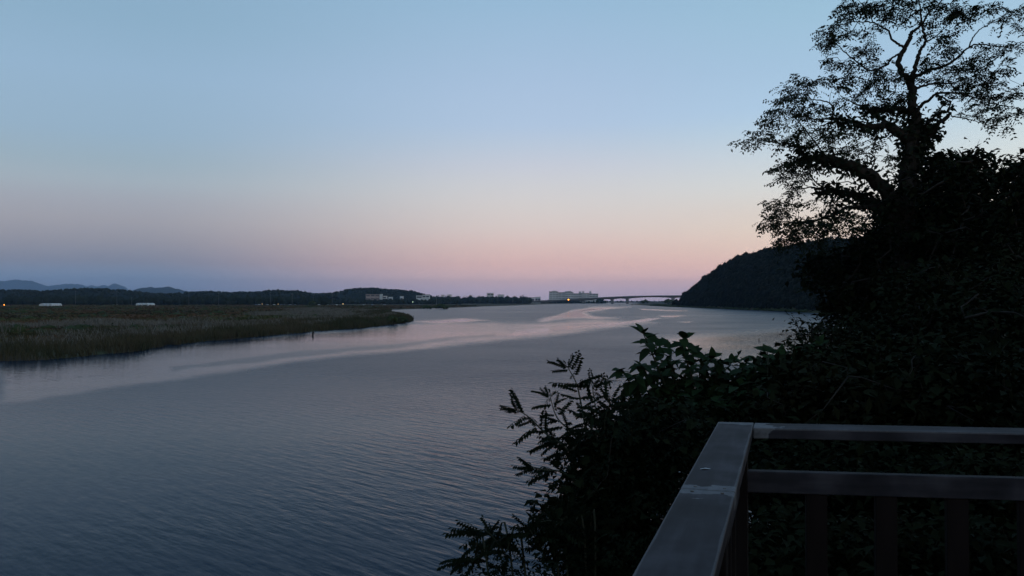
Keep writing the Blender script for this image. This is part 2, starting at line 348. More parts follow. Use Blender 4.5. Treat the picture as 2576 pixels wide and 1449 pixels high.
# ------------------------------------------------------------------ far hills and mountains, each a ridge with depth
def ridge(name, pts, D, T, mat_, rough=6, seed=0):
    pts = np.array(pts, float); xs = np.linspace(pts[0,0], pts[-1,0], 300); ys = 757-(757-np.interp(xs, pts[:,0], pts[:,1]))*1.07-(10. if 'mountain' in name else 4.5)*(fbm(np.column_stack([xs*.1, xs*0]), 4, seed)-.5)
    top = P(xs, ys, D); v = np.linspace(-1, 1, 21); V = []
    for s in v:
        prof = math.cos(s*math.pi/2)**1.2
        sc = (D+s*T)/D
        X = top[:,0]*(1+.15*(sc-1)); Z = -1+(top[:,2]+1)*prof
        Z = Z - rough*fbm(np.column_stack([X*.006, np.full_like(X, s*T*.006)]), 4, seed)*prof*min(1, abs(s)*4)
        V.append(np.column_stack([X, np.full_like(X, D+s*T), Z]))
    V = np.concatenate(V); n = len(xs); i, j = np.meshgrid(np.arange(20), np.arange(n-1), indexing='ij'); k = (i*n+j).ravel()
    link(name, npmesh(name, V, np.stack([k, k+1, k+n+1, k+n], -1), smooth=True, mat=mat_), kind='structure')
    return lambda x: np.interp(x, xs, ys)
ridge('far_mountain', [(-420,733),(-250,716),(-120,705),(-40,714),(0,711),(32,706.5),(66,710),(93,715),(120,723),(135,720),(156,716.5),(180,718),(203,719),(215,723),(240,721),(261,720.5),(276,724.5),(290,719),(298,717),(306,720),(315,725.7),(327,732),(345,741),(365,752)], 18500, 1500, m_mount, 90, 1)
ridge('mid_mountain', [(280,752),(320,736),(334,732),(366,725.5),(400,726.5),(422,724.3),(440,727),(456,732),(488,737),(560,742),(640,750)], 8000, 900, m_mount, 30, 5)
SK1 = [(-420,742),(-250,733),(-100,738),(0,734),(60,735),(105,738),(150,735),(190,731.5),(268,731.5),(317,735),(342,739),(415,744),(464,741),(532,738),(586,740),(629,740),(697,735),(746,736.5),(773,741),(800,744),(840,747)]
SK2 = [(760,750),(800,743),(839,741),(885,731.5),(934,729),(971,732),(1010,735),(1034,735.5),(1054,741),(1090,750)]
ridge('wooded_ridge', SK1, 1750, 260, m_mount, 3, 9)
ridge('wooded_hill', SK2, 2100, 300, m_mount, 3, 13)

# ------------------------------------------------------------------ leaf and crown generators
def ico(sub=1):
    import bmesh
    bm = bmesh.new(); bmesh.ops.create_icosphere(bm, subdivisions=sub, radius=1); bm.verts.ensure_lookup_table()
    v = np.array([v.co[:] for v in bm.verts]); f = np.array([[x.index for x in p.verts] for p in bm.faces]); bm.free(); return v, f
ICO1, ICO2 = ico(1), ico(2)
def unit(n):
    v = rng.normal(size=(n, 3)); return v/np.linalg.norm(v, axis=1, keepdims=True)
def norm(v): return v/(np.linalg.norm(v, axis=-1, keepdims=True)+1e-9)
def rhombs(base, d, up, L, Wd, fold=.15):        # one folded leaf (2 triangles pairs) per row
    s = norm(np.cross(d, up)); u = np.cross(s, d); L = np.asarray(L)[:, None]; Wd = np.asarray(Wd)[:, None]
    b0 = base; tip = base + d*L - u*L*.12; m = base + d*L*.45
    l = m + s*Wd*.5 + u*Wd*fold; r = m - s*Wd*.5 + u*Wd*fold
    V = np.stack([b0, l, tip, r], 1).reshape(-1, 3); k = np.arange(len(base))*4
    return V, np.concatenate([np.stack([k, k+2, k+1], -1), np.stack([k, k+3, k+2], -1)])
class Tri:
    def __init__(s): s.V = []; s.T = []; s.k = 0
    def add(s, V, T): s.V.append(V); s.T.append(np.asarray(T)+s.k); s.k += len(V); return s
    def build(s, name, m, parent=None, **props):
        return link(name, npmesh(name, np.concatenate(s.V), tris=np.concatenate(s.T), mat=m), None, parent, **props)
def crowns(tri, C, rad, hgt, leaf=0, nl=0, base=ICO1):
    v, f = base; n = len(C)
    d = 1+.55*(rng.random((n, len(v), 1))-.5)
    V = C[:,None,:] + v[None]*d*np.stack([rad, rad, hgt], -1)[:,None,:]
    tri.add(V.reshape(-1,3), (f[None]+np.arange(n)[:,None,None]*len(v)).reshape(-1,3))
    if nl:
        u = unit(n*nl); rp = np.repeat(np.stack([rad, rad, hgt], -1), nl, 0); c = np.repeat(C, nl, 0)
        p = c + u*rp*(.85+.35*rng.random((n*nl, 1)))
        tri.add(*rhombs(p, norm(unit(n*nl)+u*.4), unit(n*nl), leaf*(.6+.8*rng.random(n*nl)), leaf*.7*(.6+.8*rng.random(n*nl))))
# far woods along the left horizon
def wood(name, label, sky, D, T, n, hgt, m, x0=None, x1=None):
    sky = np.array(sky, float); x = rng.uniform(x0 or sky[0,0], x1 or sky[-1,0], n); y = 757-(757-np.interp(x, sky[:,0], sky[:,1]))*1.07
    s = rng.uniform(-1, .25, n)**1; s[:n//4] = rng.uniform(-.12, .12, n//4)
    top = P(x, y, D); prof = np.cos(s*np.pi/2)**1.2; Z = -1+(top[:,2]+1)*prof
    X = top[:,0]*(1+.15*(s*T/D)); h = hgt*rng.uniform(.6, 1.25, n)
    t = Tri(); crowns(t, np.column_stack([X, D+s*T, Z+h*.15]), h*rng.uniform(.35, .7, n), h*.5, hgt*.16, 14)
    t.build(name, m, kind='stuff', label=label, category='wood')
wood('ridge_wood', 'dark wood covering the low ridge at the left horizon', SK1, 1750, 260, 1500, 6.5, m_wood_far)
wood('hill_wood', 'dark wood on the low rounded hill behind the brown building', SK2, 2100, 300, 600, 6.5, m_wood_far)
def treeline(name, label, xs, y_top, dist, hgt, n, m, spread=25):
    x = rng.uniform(xs[0], xs[1], n); d = dist+rng.uniform(-spread, spread, n)
    g = P(x, np.full(n, 757.), d); q = g[:, :2]; z = height(q, False); h = hgt*rng.uniform(.6, 1.15, n)
    t = Tri(); crowns(t, np.column_stack([q, z+h*.5]), h*rng.uniform(.3, .55, n), h*.55, hgt*.17, 14)
    t.build(name, m, kind='stuff', label=label, category='trees')
treeline('field_trees', 'belt of dark trees along the far edge of the meadow', (-420, 830), 0, 1150, 11, 620, m_wood_far, 60)
treeline('field_hedge', 'low dark hedge line in front of the far buildings', (820, 1160), 0, 1500, 8, 260, m_wood_far, 50)
treeline('shore_trees', 'long low row of trees on the far shore left of the bridge', (1060, 1335), 0, 1900, 14, 330, m_wood_far, 40)
treeline('shore_hedge', 'dark hedge along the shore in front of the long stepped building', (1325, 1525), 0, 2230, 7.5, 200, m_wood_far, 40)
treeline('beyond_bridge_trees', 'low band of trees seen beneath the bridge', (1330, 1760), 0, 3300, 6.5, 260, m_wood_far, 120)

# wooded hill on the right bank
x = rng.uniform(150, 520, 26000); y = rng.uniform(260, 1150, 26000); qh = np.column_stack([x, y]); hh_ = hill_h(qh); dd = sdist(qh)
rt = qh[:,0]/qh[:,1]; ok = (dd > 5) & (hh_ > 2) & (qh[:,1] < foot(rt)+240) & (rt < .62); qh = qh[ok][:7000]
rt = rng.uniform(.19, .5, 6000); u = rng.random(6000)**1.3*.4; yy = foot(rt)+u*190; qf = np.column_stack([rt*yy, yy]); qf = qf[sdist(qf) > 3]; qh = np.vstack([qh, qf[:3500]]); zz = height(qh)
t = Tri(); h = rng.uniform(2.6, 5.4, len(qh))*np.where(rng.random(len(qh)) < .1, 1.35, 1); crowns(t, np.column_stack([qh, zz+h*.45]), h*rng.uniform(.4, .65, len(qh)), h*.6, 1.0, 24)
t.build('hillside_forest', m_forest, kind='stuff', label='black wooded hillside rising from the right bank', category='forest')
# brush along the foot of the hill and the low bank by the bridge
n = 900; ty = rng.uniform(480, 1150, n); tx = np.interp(ty, [p[1] for p in right_shore], [p[0] for p in right_shore])+rng.uniform(.5, 9, n)
qz = np.column_stack([tx, ty]); t = Tri(); h = rng.uniform(.8, 1.8, n); crowns(t, np.column_stack([qz, height(qz, False)+h*.3]), h*.9, h*.6, .5, 14)
t.build('bank_brush', m_shrub_far, kind='stuff', label='low pale brush along the waterline at the foot of the hill', category='brush')

# ------------------------------------------------------------------ left bank: reeds, silver grass, meadow
def blades(name, label, q, hgt, wid, m, lean=.25, cat='reeds', z=None, tipw=.15):
    n = len(q); z = height(q, False) if z is None else z
    a = rng.uniform(0, 2*np.pi, n); s = np.column_stack([np.cos(a), np.sin(a)*.4, np.zeros(n)])*wid[:,None]*.5
    b = np.column_stack([q, z-.05]); ln = np.column_stack([rng.normal(-.1, lean, n), rng.normal(0, lean, n), np.ones(n)])*hgt[:,None]
    mid = b + ln*.55; tip = b + ln*np.array([1.25,1.25,1])
    V = np.stack([b-s, b+s, mid+s*.9, mid-s*.9, tip+s*tipw, tip-s*tipw], 1).reshape(-1,3); k = np.arange(n)*6
    o = link(name, npmesh(name, V, np.concatenate([np.stack([k,k+1,k+2,k+3],-1), np.stack([k+3,k+2,k+4,k+5],-1)]), mat=m), kind='stuff', label=label, category=cat)
    return o
shore = np.array(pl[len(far_left):], float)                          # tip of the spit back to the left edge of the picture
shore = np.vstack([shore, [(-75,74),(-95,55)]])
seg = np.linalg.norm(np.diff(shore, axis=0), axis=1); cum = np.concatenate([[0], np.cumsum(seg)])
def along(n, lo, hi, pw=1.0):
    s = rng.uniform(0, cum[-1], n)
    p = np.column_stack([np.interp(s, cum, shore[:,0]), np.interp(s, cum, shore[:,1])])
    off = lo+(hi-lo)*rng.random(n)**pw
    q = p + np.column_stack([-off*.86, off*.5]) + rng.normal(0, .5, (n, 2))
    return q[sdist(q) > -.6]
q = along(70000, -.2, 26, 1.3); d = np.hypot(*q.T)
hn = .25+1.5*fbm(q*.14, 4, 41); kp = (fbm(q*.25, 3, 42) > .28) | (sdist(q) > 5); q = q[kp]; hn = hn[kp]; d = d[kp]
blades('reed_bed', 'dense green reeds edging the left bank of the river', q, 1.45*hn*rng.uniform(.6, 1.15, len(q)), np.clip(d*.0009, .06, .3), m_reed)
q = along(60000, 7, 75); hn = .4+1.1*fbm(q*.1, 3, 43); msk = fbm(q*np.array([[.022,.06]]), 4, 47) > .57; q = q[msk]; hn = hn[msk]; d = np.hypot(*q.T)
blades('silver_grass', 'pale grey silver grass plumes behind the green reeds', q, 1.75*hn*rng.uniform(.75, 1.1, len(q)), np.clip(d*.0008, .06, .3), m_plume, .3, 'grass', tipw=.6)
# meadow farther out: tussocks, larger with distance
n = 60000; bear = rng.uniform(-.75, -.02, n); dist = np.exp(rng.uniform(math.log(110), math.log(1050), n)); q = np.column_stack([bear*dist, dist])
q = q[(sdist(q) > 12) & (q[:,0] < 60)]; d = np.hypot(*q.T); hn = fbm(q*np.array([[.012,.03]]), 4, 53)
blades('meadow_grass', 'wide meadow of brown and green grass across the left bank', q, (.5+1.5*hn)*rng.uniform(.5, 1, len(q)), np.clip(d*.0035, .25, 2.5), m_meadow, .4, 'grass', tipw=.7)
n = 900; bear = rng.uniform(-.7, -.06, n); dist = np.exp(rng.uniform(math.log(150), math.log(1000), n)); q = np.column_stack([bear*dist, dist])
q = q[(sdist(q) > 14) & (fbm(q*np.array([[.008,.03]]), 3, 59) > .52)]; h = rng.uniform(.6, 1.7, len(q)); t = Tri()
crowns(t, np.column_stack([q, height(q, False)+h*.4]), h*rng.uniform(1, 2.2, len(q)), h*.7, .5, 20)
t.build('meadow_scrub', m_shrub_far, kind='stuff', label='patches of dark low scrub dotted over the far meadow', category='scrub')

# ------------------------------------------------------------------ growing trees and shrubs: skeleton first, then sprays of leaves on twigs
def catmull(p, k=6):
    p = np.asarray(p, float); pp = np.vstack([2*p[0]-p[1], p, 2*p[-1]-p[-2]]); out = []
    for i in range(1, len(pp)-2):
        for t_ in np.arange(k)/k:
            a, b_, c_, d_ = pp[i-1:i+3]
            out.append(.5*((2*b_)+(c_-a)*t_+(2*a-5*b_+4*c_-d_)*t_**2+(3*b_-a-3*c_+d_)*t_**3))
    out.append(p[-1]); return np.array(out)
def grow(nodes, att, r0, wig=.12, droop=.1):
    """connect every attractor to the nearest point of the skeleton with a thin curved twig"""
    nodes = np.asarray(nodes, float); cap = len(nodes)+len(att)*4; B = np.empty((cap, 3)); B[:len(nodes)] = nodes; n = len(nodes)
    d0 = np.array([((nodes-a)**2).sum(1).min() for a in att]); tw = []
    for i_ in np.argsort(d0):
        a = att[i_]; k_ = ((B[:n]-a)**2).sum(1).argmin(); p = B[k_]; L = np.linalg.norm(a-p)
        m1 = p+(a-p)*.35+rng.normal(0, wig, 3)*L+np.array([0,0,droop*L]); m2 = p+(a-p)*.7+rng.normal(0, wig, 3)*L+np.array([0,0,droop*L])
        path = np.array([p, m1, m2, a]); tw.append((path, r0*np.array([1, .8, .55, .3])*min(1.6, .5+L)))
        B[n:n+3] = path[1:]; n += 3
    return tw
def sprays(tri, base, dirs, L, npair, lw, droop=.35):
    """pinnate leaves: leaflets in pairs along a drooping stalk"""
    n = len(base); up = np.tile([0., 0, 1], (n, 1))+rng.normal(0, .35, (n, 3)); s = norm(np.cross(dirs, up)); bs, ds, us = [], [], []
    for k_ in range(npair):
        f = (k_+.6)/npair; p = base+dirs*(L*f)[:,None]-np.array([0,0,1])*(L*f*f*droop)[:,None]
        for sg in (-1, 1):
            dd_ = norm(s*sg+dirs*.35+rng.normal(0, .25, (n, 3))-np.array([0,0,droop])); bs.append(p); ds.append(dd_); us.append(norm(up+rng.normal(0, .3, (n, 3))))
    bs, ds, us = map(np.concatenate, (bs, ds, us)); LL = np.tile(L, npair*2)
    tri.add(*rhombs(bs, ds, us, LL*lw*rng.uniform(.7, 1.15, len(LL)), LL*lw*.5*rng.uniform(.8, 1.2, len(LL))))
def scatter_leaves(tri, p, size, flat=.6, out=None):
    n = len(p); d_ = unit(n); d_[:,2] = d_[:,2]*.5-.25
    if out is not None: d_ = d_+out*.6
    up = np.tile([0., 0, 1], (n, 1))*flat+unit(n)*(1.2-flat)
    tri.add(*rhombs(p, norm(d_), norm(up), size*rng.uniform(.45, 1.4, n), size*rng.uniform(.35, .8, n)))
def in_ellipses(E, dens, D, conv, dr):
    out = []
    for e in E:
        cx, cy, rx, ry = e[:4]; w = e[4] if len(e) > 4 else 1.0
        n = max(2, int(dens*w*rx*ry)); a = rng.uniform(0, 2*np.pi, n); r_ = np.sqrt(rng.random(n))
        x_, y_ = conv(cx+rx*r_*np.cos(a), cy+ry*r_*np.sin(a)); dd_ = D+rng.normal(0, dr, n)
        out.append(P(x_, y_, dd_))
    return np.concatenate(out)

# ---- the tall ivy-clad tree (limbs traced from the photograph, set at the trunk's distance with spread in depth)
DT = 25.0
c5 = lambda x_, y_: (1824+np.asarray(x_)*.3039, np.asarray(y_)*.3039)
U5 = .3039/FPX*DT
tree = thing('locust_tree', 'tall open-crowned tree with ivy-clad trunk, black against the sky at right', 'tree', tuple(np.array(P(*c5(1500, 2900), DT))))
def limb(pts, slope, name='limb', y0=DT):
    p = np.array(pts, float); x_, y_ = c5(p[:,0], p[:,1])
    s_ = np.concatenate([[0], np.cumsum(np.hypot(np.diff(p[:,0]), np.diff(p[:,1])))])*U5
    w3 = P(x_, y_, y0+slope*s_); pr = catmull(np.column_stack([w3, p[:,2]*U5]), 5)
    pr[1:, :3] += (rng.normal(0, .3, (len(pr)-1, 3)))*np.clip(pr[1:, 3:], .03, .11); return pr
def rel_child(o, root): o.parent = root; o.matrix_parent_inverse = root.matrix_world.inverted(); return o
bpy.context.view_layer.update()
def part(me_obj, root):
    me_obj.parent = root; me_obj.matrix_parent_inverse = __import__('mathutils').Matrix.Translation(root.location).inverted(); return me_obj
LIMBS = [
 ([(1480,2950,120),(1480,2300,95),(1490,1900,80),(1510,1449,68),(1530,1200,54),(1565,1000,42),(1550,850,37),(1540,720,33),(1525,640,28)], 0, 0),
 ([(1535,690,26),(1460,600,24),(1440,555,22),(1445,470,21),(1490,390,19),(1530,320,17),(1545,270,14),(1600,230,11),(1650,170,9),(1700,85,7),(1780,20,6),(1850,-80,4)], .12, 0),
 ([(1540,700,24),(1565,580,19),(1600,470,16),(1630,400,13),(1662,340,12),(1640,260,10),(1622,150,8),(1612,60,6),(1590,-80,4)], -.15, 0),
 ([(1655,345,8),(1730,310,5),(1800,250,4),(1900,150,3),(1980,90,2)], -.4, -.5),
 ([(1490,390,11),(1440,370,10),(1385,330,9),(1350,260,8),(1290,220,7),(1220,185,6),(1140,180,5),(1000,190,3),(900,230,2)], -.25, .2),
 ([(1220,187,5),(1208,130,4),(1160,60,3),(1100,0,2)], .3, -.5),
 ([(1600,110,5),(1540,70,6),(1500,30,5),(1430,-40,3)], -.2, 0),
 ([(1440,445,9),(1380,480,8),(1330,540,8),(1200,585,7),(1100,520,6),(1020,460,5),(950,390,4),(880,330,2)], .3, .3),
 ([(1560,650,16),(1700,580,14),(1800,550,12),(1880,510,10),(1950,450,9),(2020,390,7),(2090,370,6),(2200,378,5),(2300,390,4),(2440,365,2)], -.2, 0),
 ([(2020,392,6),(2060,300,5),(2120,240,4),(2200,190,3),(2320,150,2)], .3, -.9),
 ([(1560,750,13),(1640,710,10),(1760,685,8),(1880,690,6),(2000,650,5),(2130,620,3)], .35, 0),
 ([(1585,915,16),(1640,860,14),(1720,800,11),(1770,770,10),(1900,770,7),(2000,790,6),(2120,820,4),(2250,800,3),(2430,820,2)], -.3, 0),
 ([(1780,795,6),(1820,820,6),(1862,850,6),(1855,890,6),(1848,935,7)], 0, -.5),
 ([(1590,1220,30),(1640,1190,24),(1700,1120,22),(1760,1040,20),(1855,945,16)], -.2, 0),
 ([(1600,1130,18),(1640,1060,14),(1700,1000,9),(1770,920,7),(1802,870,6),(1800,830,4)], .1, 0),
 ([(1870,960,5),(2000,985,4),(2100,1010,3),(2200,1045,3),(2310,1030,2)], -.1, -.6),
 ([(1555,945,24),(1450,910,24),(1330,915,20),(1200,900,12),(1060,850,6),(960,800,3)], .3, 0),
 ([(1540,1200,46),(1450,1095,44),(1350,1048,36),(1200,1045,24),(1100,1025,14),(1000,990,10),(890,980,8),(760,990,6),(640,960,4),(500,900,2)], -.2, 0),
 ([(890,983,7),(893,900,7),(860,850,6),(800,832,5),(720,822,4),(600,790,2)], .2, -.6),
 ([(1100,1027,6),(960,1080,4),(840,1090,3),(700,1060,2)], -.4, -.5),
 ([(1250,1050,6),(1255,1130,5),(1222,1230,4),(1240,1300,3)], .3, -.3),
 ([(1490,1800,62),(1350,1600,58),(1250,1500,56),(1100,1390,50),(950,1355,44),(800,1322,38),(700,1322,22),(640,1260,10),(560,1190,7),(420,1180,5),(250,1150,3),(130,1205,2)], -.12, 0),
 ([(860,1312,10),(800,1260,8),(760,1200,6),(700,1120,5),(640,1040,4),(560,960,2)], .25, -.3),
 ([(1200,1420,7),(1240,1310,6),(1180,1270,4),(1060,1290,3),(960,1270,2)], -.3, 0),
 ([(1480,1900,60),(1300,1722,44),(1150,1642,38),(1000,1602,32),(850,1582,22),(760,1562,12),(690,1552,6),(540,1587,3)], .15, 0),
 ([(1250,1700,22),(1000,1722,14),(920,1772,12),(820,1802,10),(700,1842,8),(560,1842,5),(400,1832,3),(290,1850,2)], -.2, 0),
 ([(800,1542,7),(740,1502,6),(700,1442,5),(600,1470,3),(480,1492,2)], .2, 0),
 ([(1100,1580,6),(1110,1530,5),(1000,1505,4),(920,1520,2)], .2, 0),
]
skel = []; lines = []
for i_, (pts, sl, off) in enumerate(LIMBS):
    pr = limb(pts, sl, y0=DT+off); lines.append(pr); skel.append(pr[:, :3] if i_ else pr[:, :3][-30:])
    V, Q_, T_ = tubes([(pr[:, :3], pr[:, 3])], 10 if i_ == 0 else 7)
    part(link('trunk' if i_ == 0 else 'limb', npmesh('limb', V, Q_, T_, smooth=True, mat=m_bark)), tree)
CR5 = [(1000,90,150,80),(1150,60,150,70),(880,230,110,80),(830,330,80,50),(1020,310,90,50),(1150,360,100,40),(900,390,110,30),(900,480,60,30),(1000,520,110,45),(1120,420,150,50),(1380,70,200,60),(1450,150,120,50),(1240,240,60,40),(1330,30,200,40),(1650,60,150,60),(1720,230,80,70),(1750,350,60,40),(1900,130,150,60),(1950,60,200,50),(2150,90,150,60),(2300,150,100,50),(2420,120,60,50),(2430,210,50,40),(1850,290,120,40,.6),(1900,420,130,40),(1720,500,120,50),(1600,20,200,30),(2380,370,110,50),(2250,410,130,40),(2100,500,150,40),(2350,470,120,30),(1750,570,150,40),(1950,560,200,50),(2200,590,150,35),(2330,610,90,25),
 (1240,560,140,50),(1100,640,90,35),(1330,650,150,60),(1000,660,80,30,.6),(1450,640,100,50),(1150,700,150,40),(960,735,50,12),(1350,780,160,45),(1100,790,90,40),(1130,860,120,40),(1400,850,110,40),(1250,920,150,40),(1000,850,80,40),(1700,640,120,50),(1850,660,150,40),(2050,680,180,40,1.3),(2000,740,160,45,1.3),(2200,720,130,40),(2300,760,120,40),(2150,820,150,40),(2380,820,70,30),(2280,880,120,35),(2400,930,50,25),(2100,900,120,30,.7),(2020,940,80,25,.7),(2230,1040,80,25,.7),(2330,960,100,20),
 (640,690,60,45),(560,740,80,40,1.3),(700,730,80,50,1.3),(600,800,110,45,1.5),(790,670,35,40,.7),(480,830,60,40),(500,900,110,50),(640,900,120,60),(780,920,100,50,1.3),(400,960,80,50),(560,990,130,50),(720,990,120,40),(350,1040,70,45),(520,1070,120,40,.8),(700,1080,120,40,.8),(860,1050,120,40,.8),(960,960,80,60),(260,1110,80,35),(185,1165,55,32),(330,1160,110,35),(480,1160,110,40),(620,1150,120,45),(780,1180,110,50),(900,1130,110,60),(1020,1100,110,40),(950,1220,130,40),(1100,1200,110,60,.8),(1150,1100,80,40,.8),(1250,1180,70,60,.7),(1100,1280,140,30,.7),(1300,1290,110,40),(1380,1330,80,50),(560,1320,90,50),(450,1390,70,40),(620,1370,100,50),
 (480,1412,100,45),(600,1442,100,45),(700,1400,80,50),(560,1482,70,25),(650,1470,90,40,.7),(560,1590,50,12),(650,1562,70,18,.8),(440,1682,45,16),(420,1732,35,22),(560,1722,100,35),(680,1692,80,35),(480,1782,80,35),(330,1847,40,12),(430,1855,50,18),(560,1832,120,45,1.3),(700,1842,130,60,1.4),(480,1902,50,28),(850,1722,80,60),(900,1800,90,50),(640,1932,130,45,1.2),(800,1922,120,55,1.2),(950,1882,150,60,1.2),(445,2000,25,25),(520,2000,70,35,1.3),(620,1985,90,45,1.4),(760,1975,90,40,1.2),(1050,1802,120,60,1.3),(1080,1940,100,35,.8),(1150,1882,80,60)]
sk = np.concatenate(skel)
att = in_ellipses([(e[0], e[1], e[2]*.92, e[3]*.9, *e[4:]) for e in CR5], .00074, DT, c5, 1.2); att = np.repeat(att, 5, 0); att = att+rng.normal(0, 1, att.shape)*np.array([.11, .15, .035])   # leaf sprays gather in flat layers
# keep attractors near a limb's own depth so that crown and limbs agree
for k_ in range(len(att)):
    nb = sk[((sk[:,[0,2]]-att[k_][[0,2]])**2).sum(1).argmin()]
    y_new = nb[1]+rng.normal(0, .7); f = y_new/att[k_][1]
    att[k_] = [att[k_][0]*f, y_new, EYE+(att[k_][2]-EYE)*f]
tw = grow(sk, att, .0085, .11, .05)
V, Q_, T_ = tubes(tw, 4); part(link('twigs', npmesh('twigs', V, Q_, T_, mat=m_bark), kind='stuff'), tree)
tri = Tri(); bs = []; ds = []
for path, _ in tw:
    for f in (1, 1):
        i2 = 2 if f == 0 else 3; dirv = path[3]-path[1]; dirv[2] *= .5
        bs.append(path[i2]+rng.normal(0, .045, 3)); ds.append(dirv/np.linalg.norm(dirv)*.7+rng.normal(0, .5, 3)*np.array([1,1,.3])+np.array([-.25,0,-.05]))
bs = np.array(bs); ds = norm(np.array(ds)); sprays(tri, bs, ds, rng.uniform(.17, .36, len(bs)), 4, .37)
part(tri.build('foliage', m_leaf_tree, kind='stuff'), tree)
# ivy on the lower trunk and the thick limbs
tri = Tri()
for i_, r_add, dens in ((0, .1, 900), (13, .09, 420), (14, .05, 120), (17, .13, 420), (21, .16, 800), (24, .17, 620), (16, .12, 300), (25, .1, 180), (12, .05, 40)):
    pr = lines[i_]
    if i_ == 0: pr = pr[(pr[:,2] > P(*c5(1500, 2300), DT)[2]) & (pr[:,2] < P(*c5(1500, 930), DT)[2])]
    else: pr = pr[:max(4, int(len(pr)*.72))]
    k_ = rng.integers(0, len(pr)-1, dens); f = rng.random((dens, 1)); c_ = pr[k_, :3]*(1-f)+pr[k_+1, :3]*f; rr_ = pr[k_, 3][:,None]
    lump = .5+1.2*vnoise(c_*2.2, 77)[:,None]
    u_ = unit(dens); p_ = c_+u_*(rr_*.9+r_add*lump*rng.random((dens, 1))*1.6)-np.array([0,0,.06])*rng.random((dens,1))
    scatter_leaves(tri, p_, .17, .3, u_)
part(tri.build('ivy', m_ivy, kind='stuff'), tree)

# ---- dense trees and thickets on the bank (crowns placed by their outline, filled through their depth)
def lush(name, label, ell, D, dr, leaf, dens, m, base_px, trunk_r=.1, cat='tree', natt=.012, per=16, spread=.22, group=None, att=None):
    bx, bz = base_px; b0 = P(bx, 757., D); zg = float(height(b0[None, :2], False)[0]); base = np.array([b0[0], D, zg])
    root = thing(name, label, cat, tuple(base), group)
    cen = np.mean([P(e[0], e[1], D) for e in ell], 0); top = P(ell[0][0], ell[0][1]-ell[0][3]*.3, D)
    stem = catmull([base-[0,0,.2], base*.65+cen*.35+rng.normal(0, .1, 3), base*.25+cen*.75+rng.normal(0, .12, 3), cen*.5+top*.5, top], 5)
    rad = np.linspace(trunk_r, trunk_r*.25, len(stem)); V, Q_, T_ = tubes([(stem, rad)], 8)
    part(link('trunk', npmesh('trunk', V, Q_, T_, smooth=True, mat=m_bark)), root)
    px_m = FPX/D
    att_ = in_ellipses(ell, natt*dens*(20/D)**0, D, lambda a, b: (a, b), dr)
    if att is not None: att_ = att
    zmin = height(att_[:, :2], False)+.15; att_ = att_[att_[:,2] > zmin]
    tw_ = grow(stem[6:], att_, trunk_r*.16, .1, .06)
    for k_ in rng.integers(0, len(tw_), max(2, len(tw_)//12)):            # bare shoots standing out of the leaves
        e_ = tw_[k_][0][3]; v_ = (rng.normal(0, .5, 3)+np.array([-.2, 0, .9]))*D*.022; tw_.append((np.array([e_, e_+v_*.4+rng.normal(0, .01, 3)*D*.1, e_+v_*.75, e_+v_]), trunk_r*.05*np.array([1, .8, .6, .3])))
    V, Q_, T_ = tubes(tw_, 4); part(link('branches', npmesh('branches', V, Q_, T_, mat=m_bark), kind='stuff'), root)
    tw_ = tw_[:len(att_)]; c_ = np.array([w_[0][3] for w_ in tw_]+[w_[0][2] for w_ in tw_]); n_ = len(c_)
    p_ = np.repeat(c_, per, 0)+rng.normal(0, spread, (n_*per, 3))*np.array([1, 1, .55]); tri_ = Tri(); scatter_leaves(tri_, p_, leaf, .75)
    part(tri_.build('foliage', m, kind='stuff'), root); return root
G1 = 'dense dark trees on the right bank'
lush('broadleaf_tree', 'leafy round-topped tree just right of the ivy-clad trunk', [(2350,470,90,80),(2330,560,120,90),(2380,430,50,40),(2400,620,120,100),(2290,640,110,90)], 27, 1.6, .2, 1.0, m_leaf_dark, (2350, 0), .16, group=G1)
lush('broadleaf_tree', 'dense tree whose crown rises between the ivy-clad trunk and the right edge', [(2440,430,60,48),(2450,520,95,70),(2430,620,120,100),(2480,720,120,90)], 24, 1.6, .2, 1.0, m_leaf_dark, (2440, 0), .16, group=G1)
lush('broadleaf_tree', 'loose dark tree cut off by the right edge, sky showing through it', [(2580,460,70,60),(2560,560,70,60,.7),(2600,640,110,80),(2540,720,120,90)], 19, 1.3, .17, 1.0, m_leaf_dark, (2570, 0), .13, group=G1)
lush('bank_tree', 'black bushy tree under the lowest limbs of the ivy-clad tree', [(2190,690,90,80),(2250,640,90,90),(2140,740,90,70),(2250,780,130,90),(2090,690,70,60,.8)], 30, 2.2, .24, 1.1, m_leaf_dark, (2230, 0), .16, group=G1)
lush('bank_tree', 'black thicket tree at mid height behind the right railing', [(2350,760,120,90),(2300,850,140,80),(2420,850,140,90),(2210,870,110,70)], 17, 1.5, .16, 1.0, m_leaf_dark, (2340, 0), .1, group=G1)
lush('bank_tree', 'dark leafy thicket filling the right edge above the railing', [(2520,800,110,110),(2480,920,150,90),(2590,900,120,120),(2540,1000,160,70)], 12, 1.2, .12, 1.0, m_leaf_dark, (2530, 0), .08, group=G1)
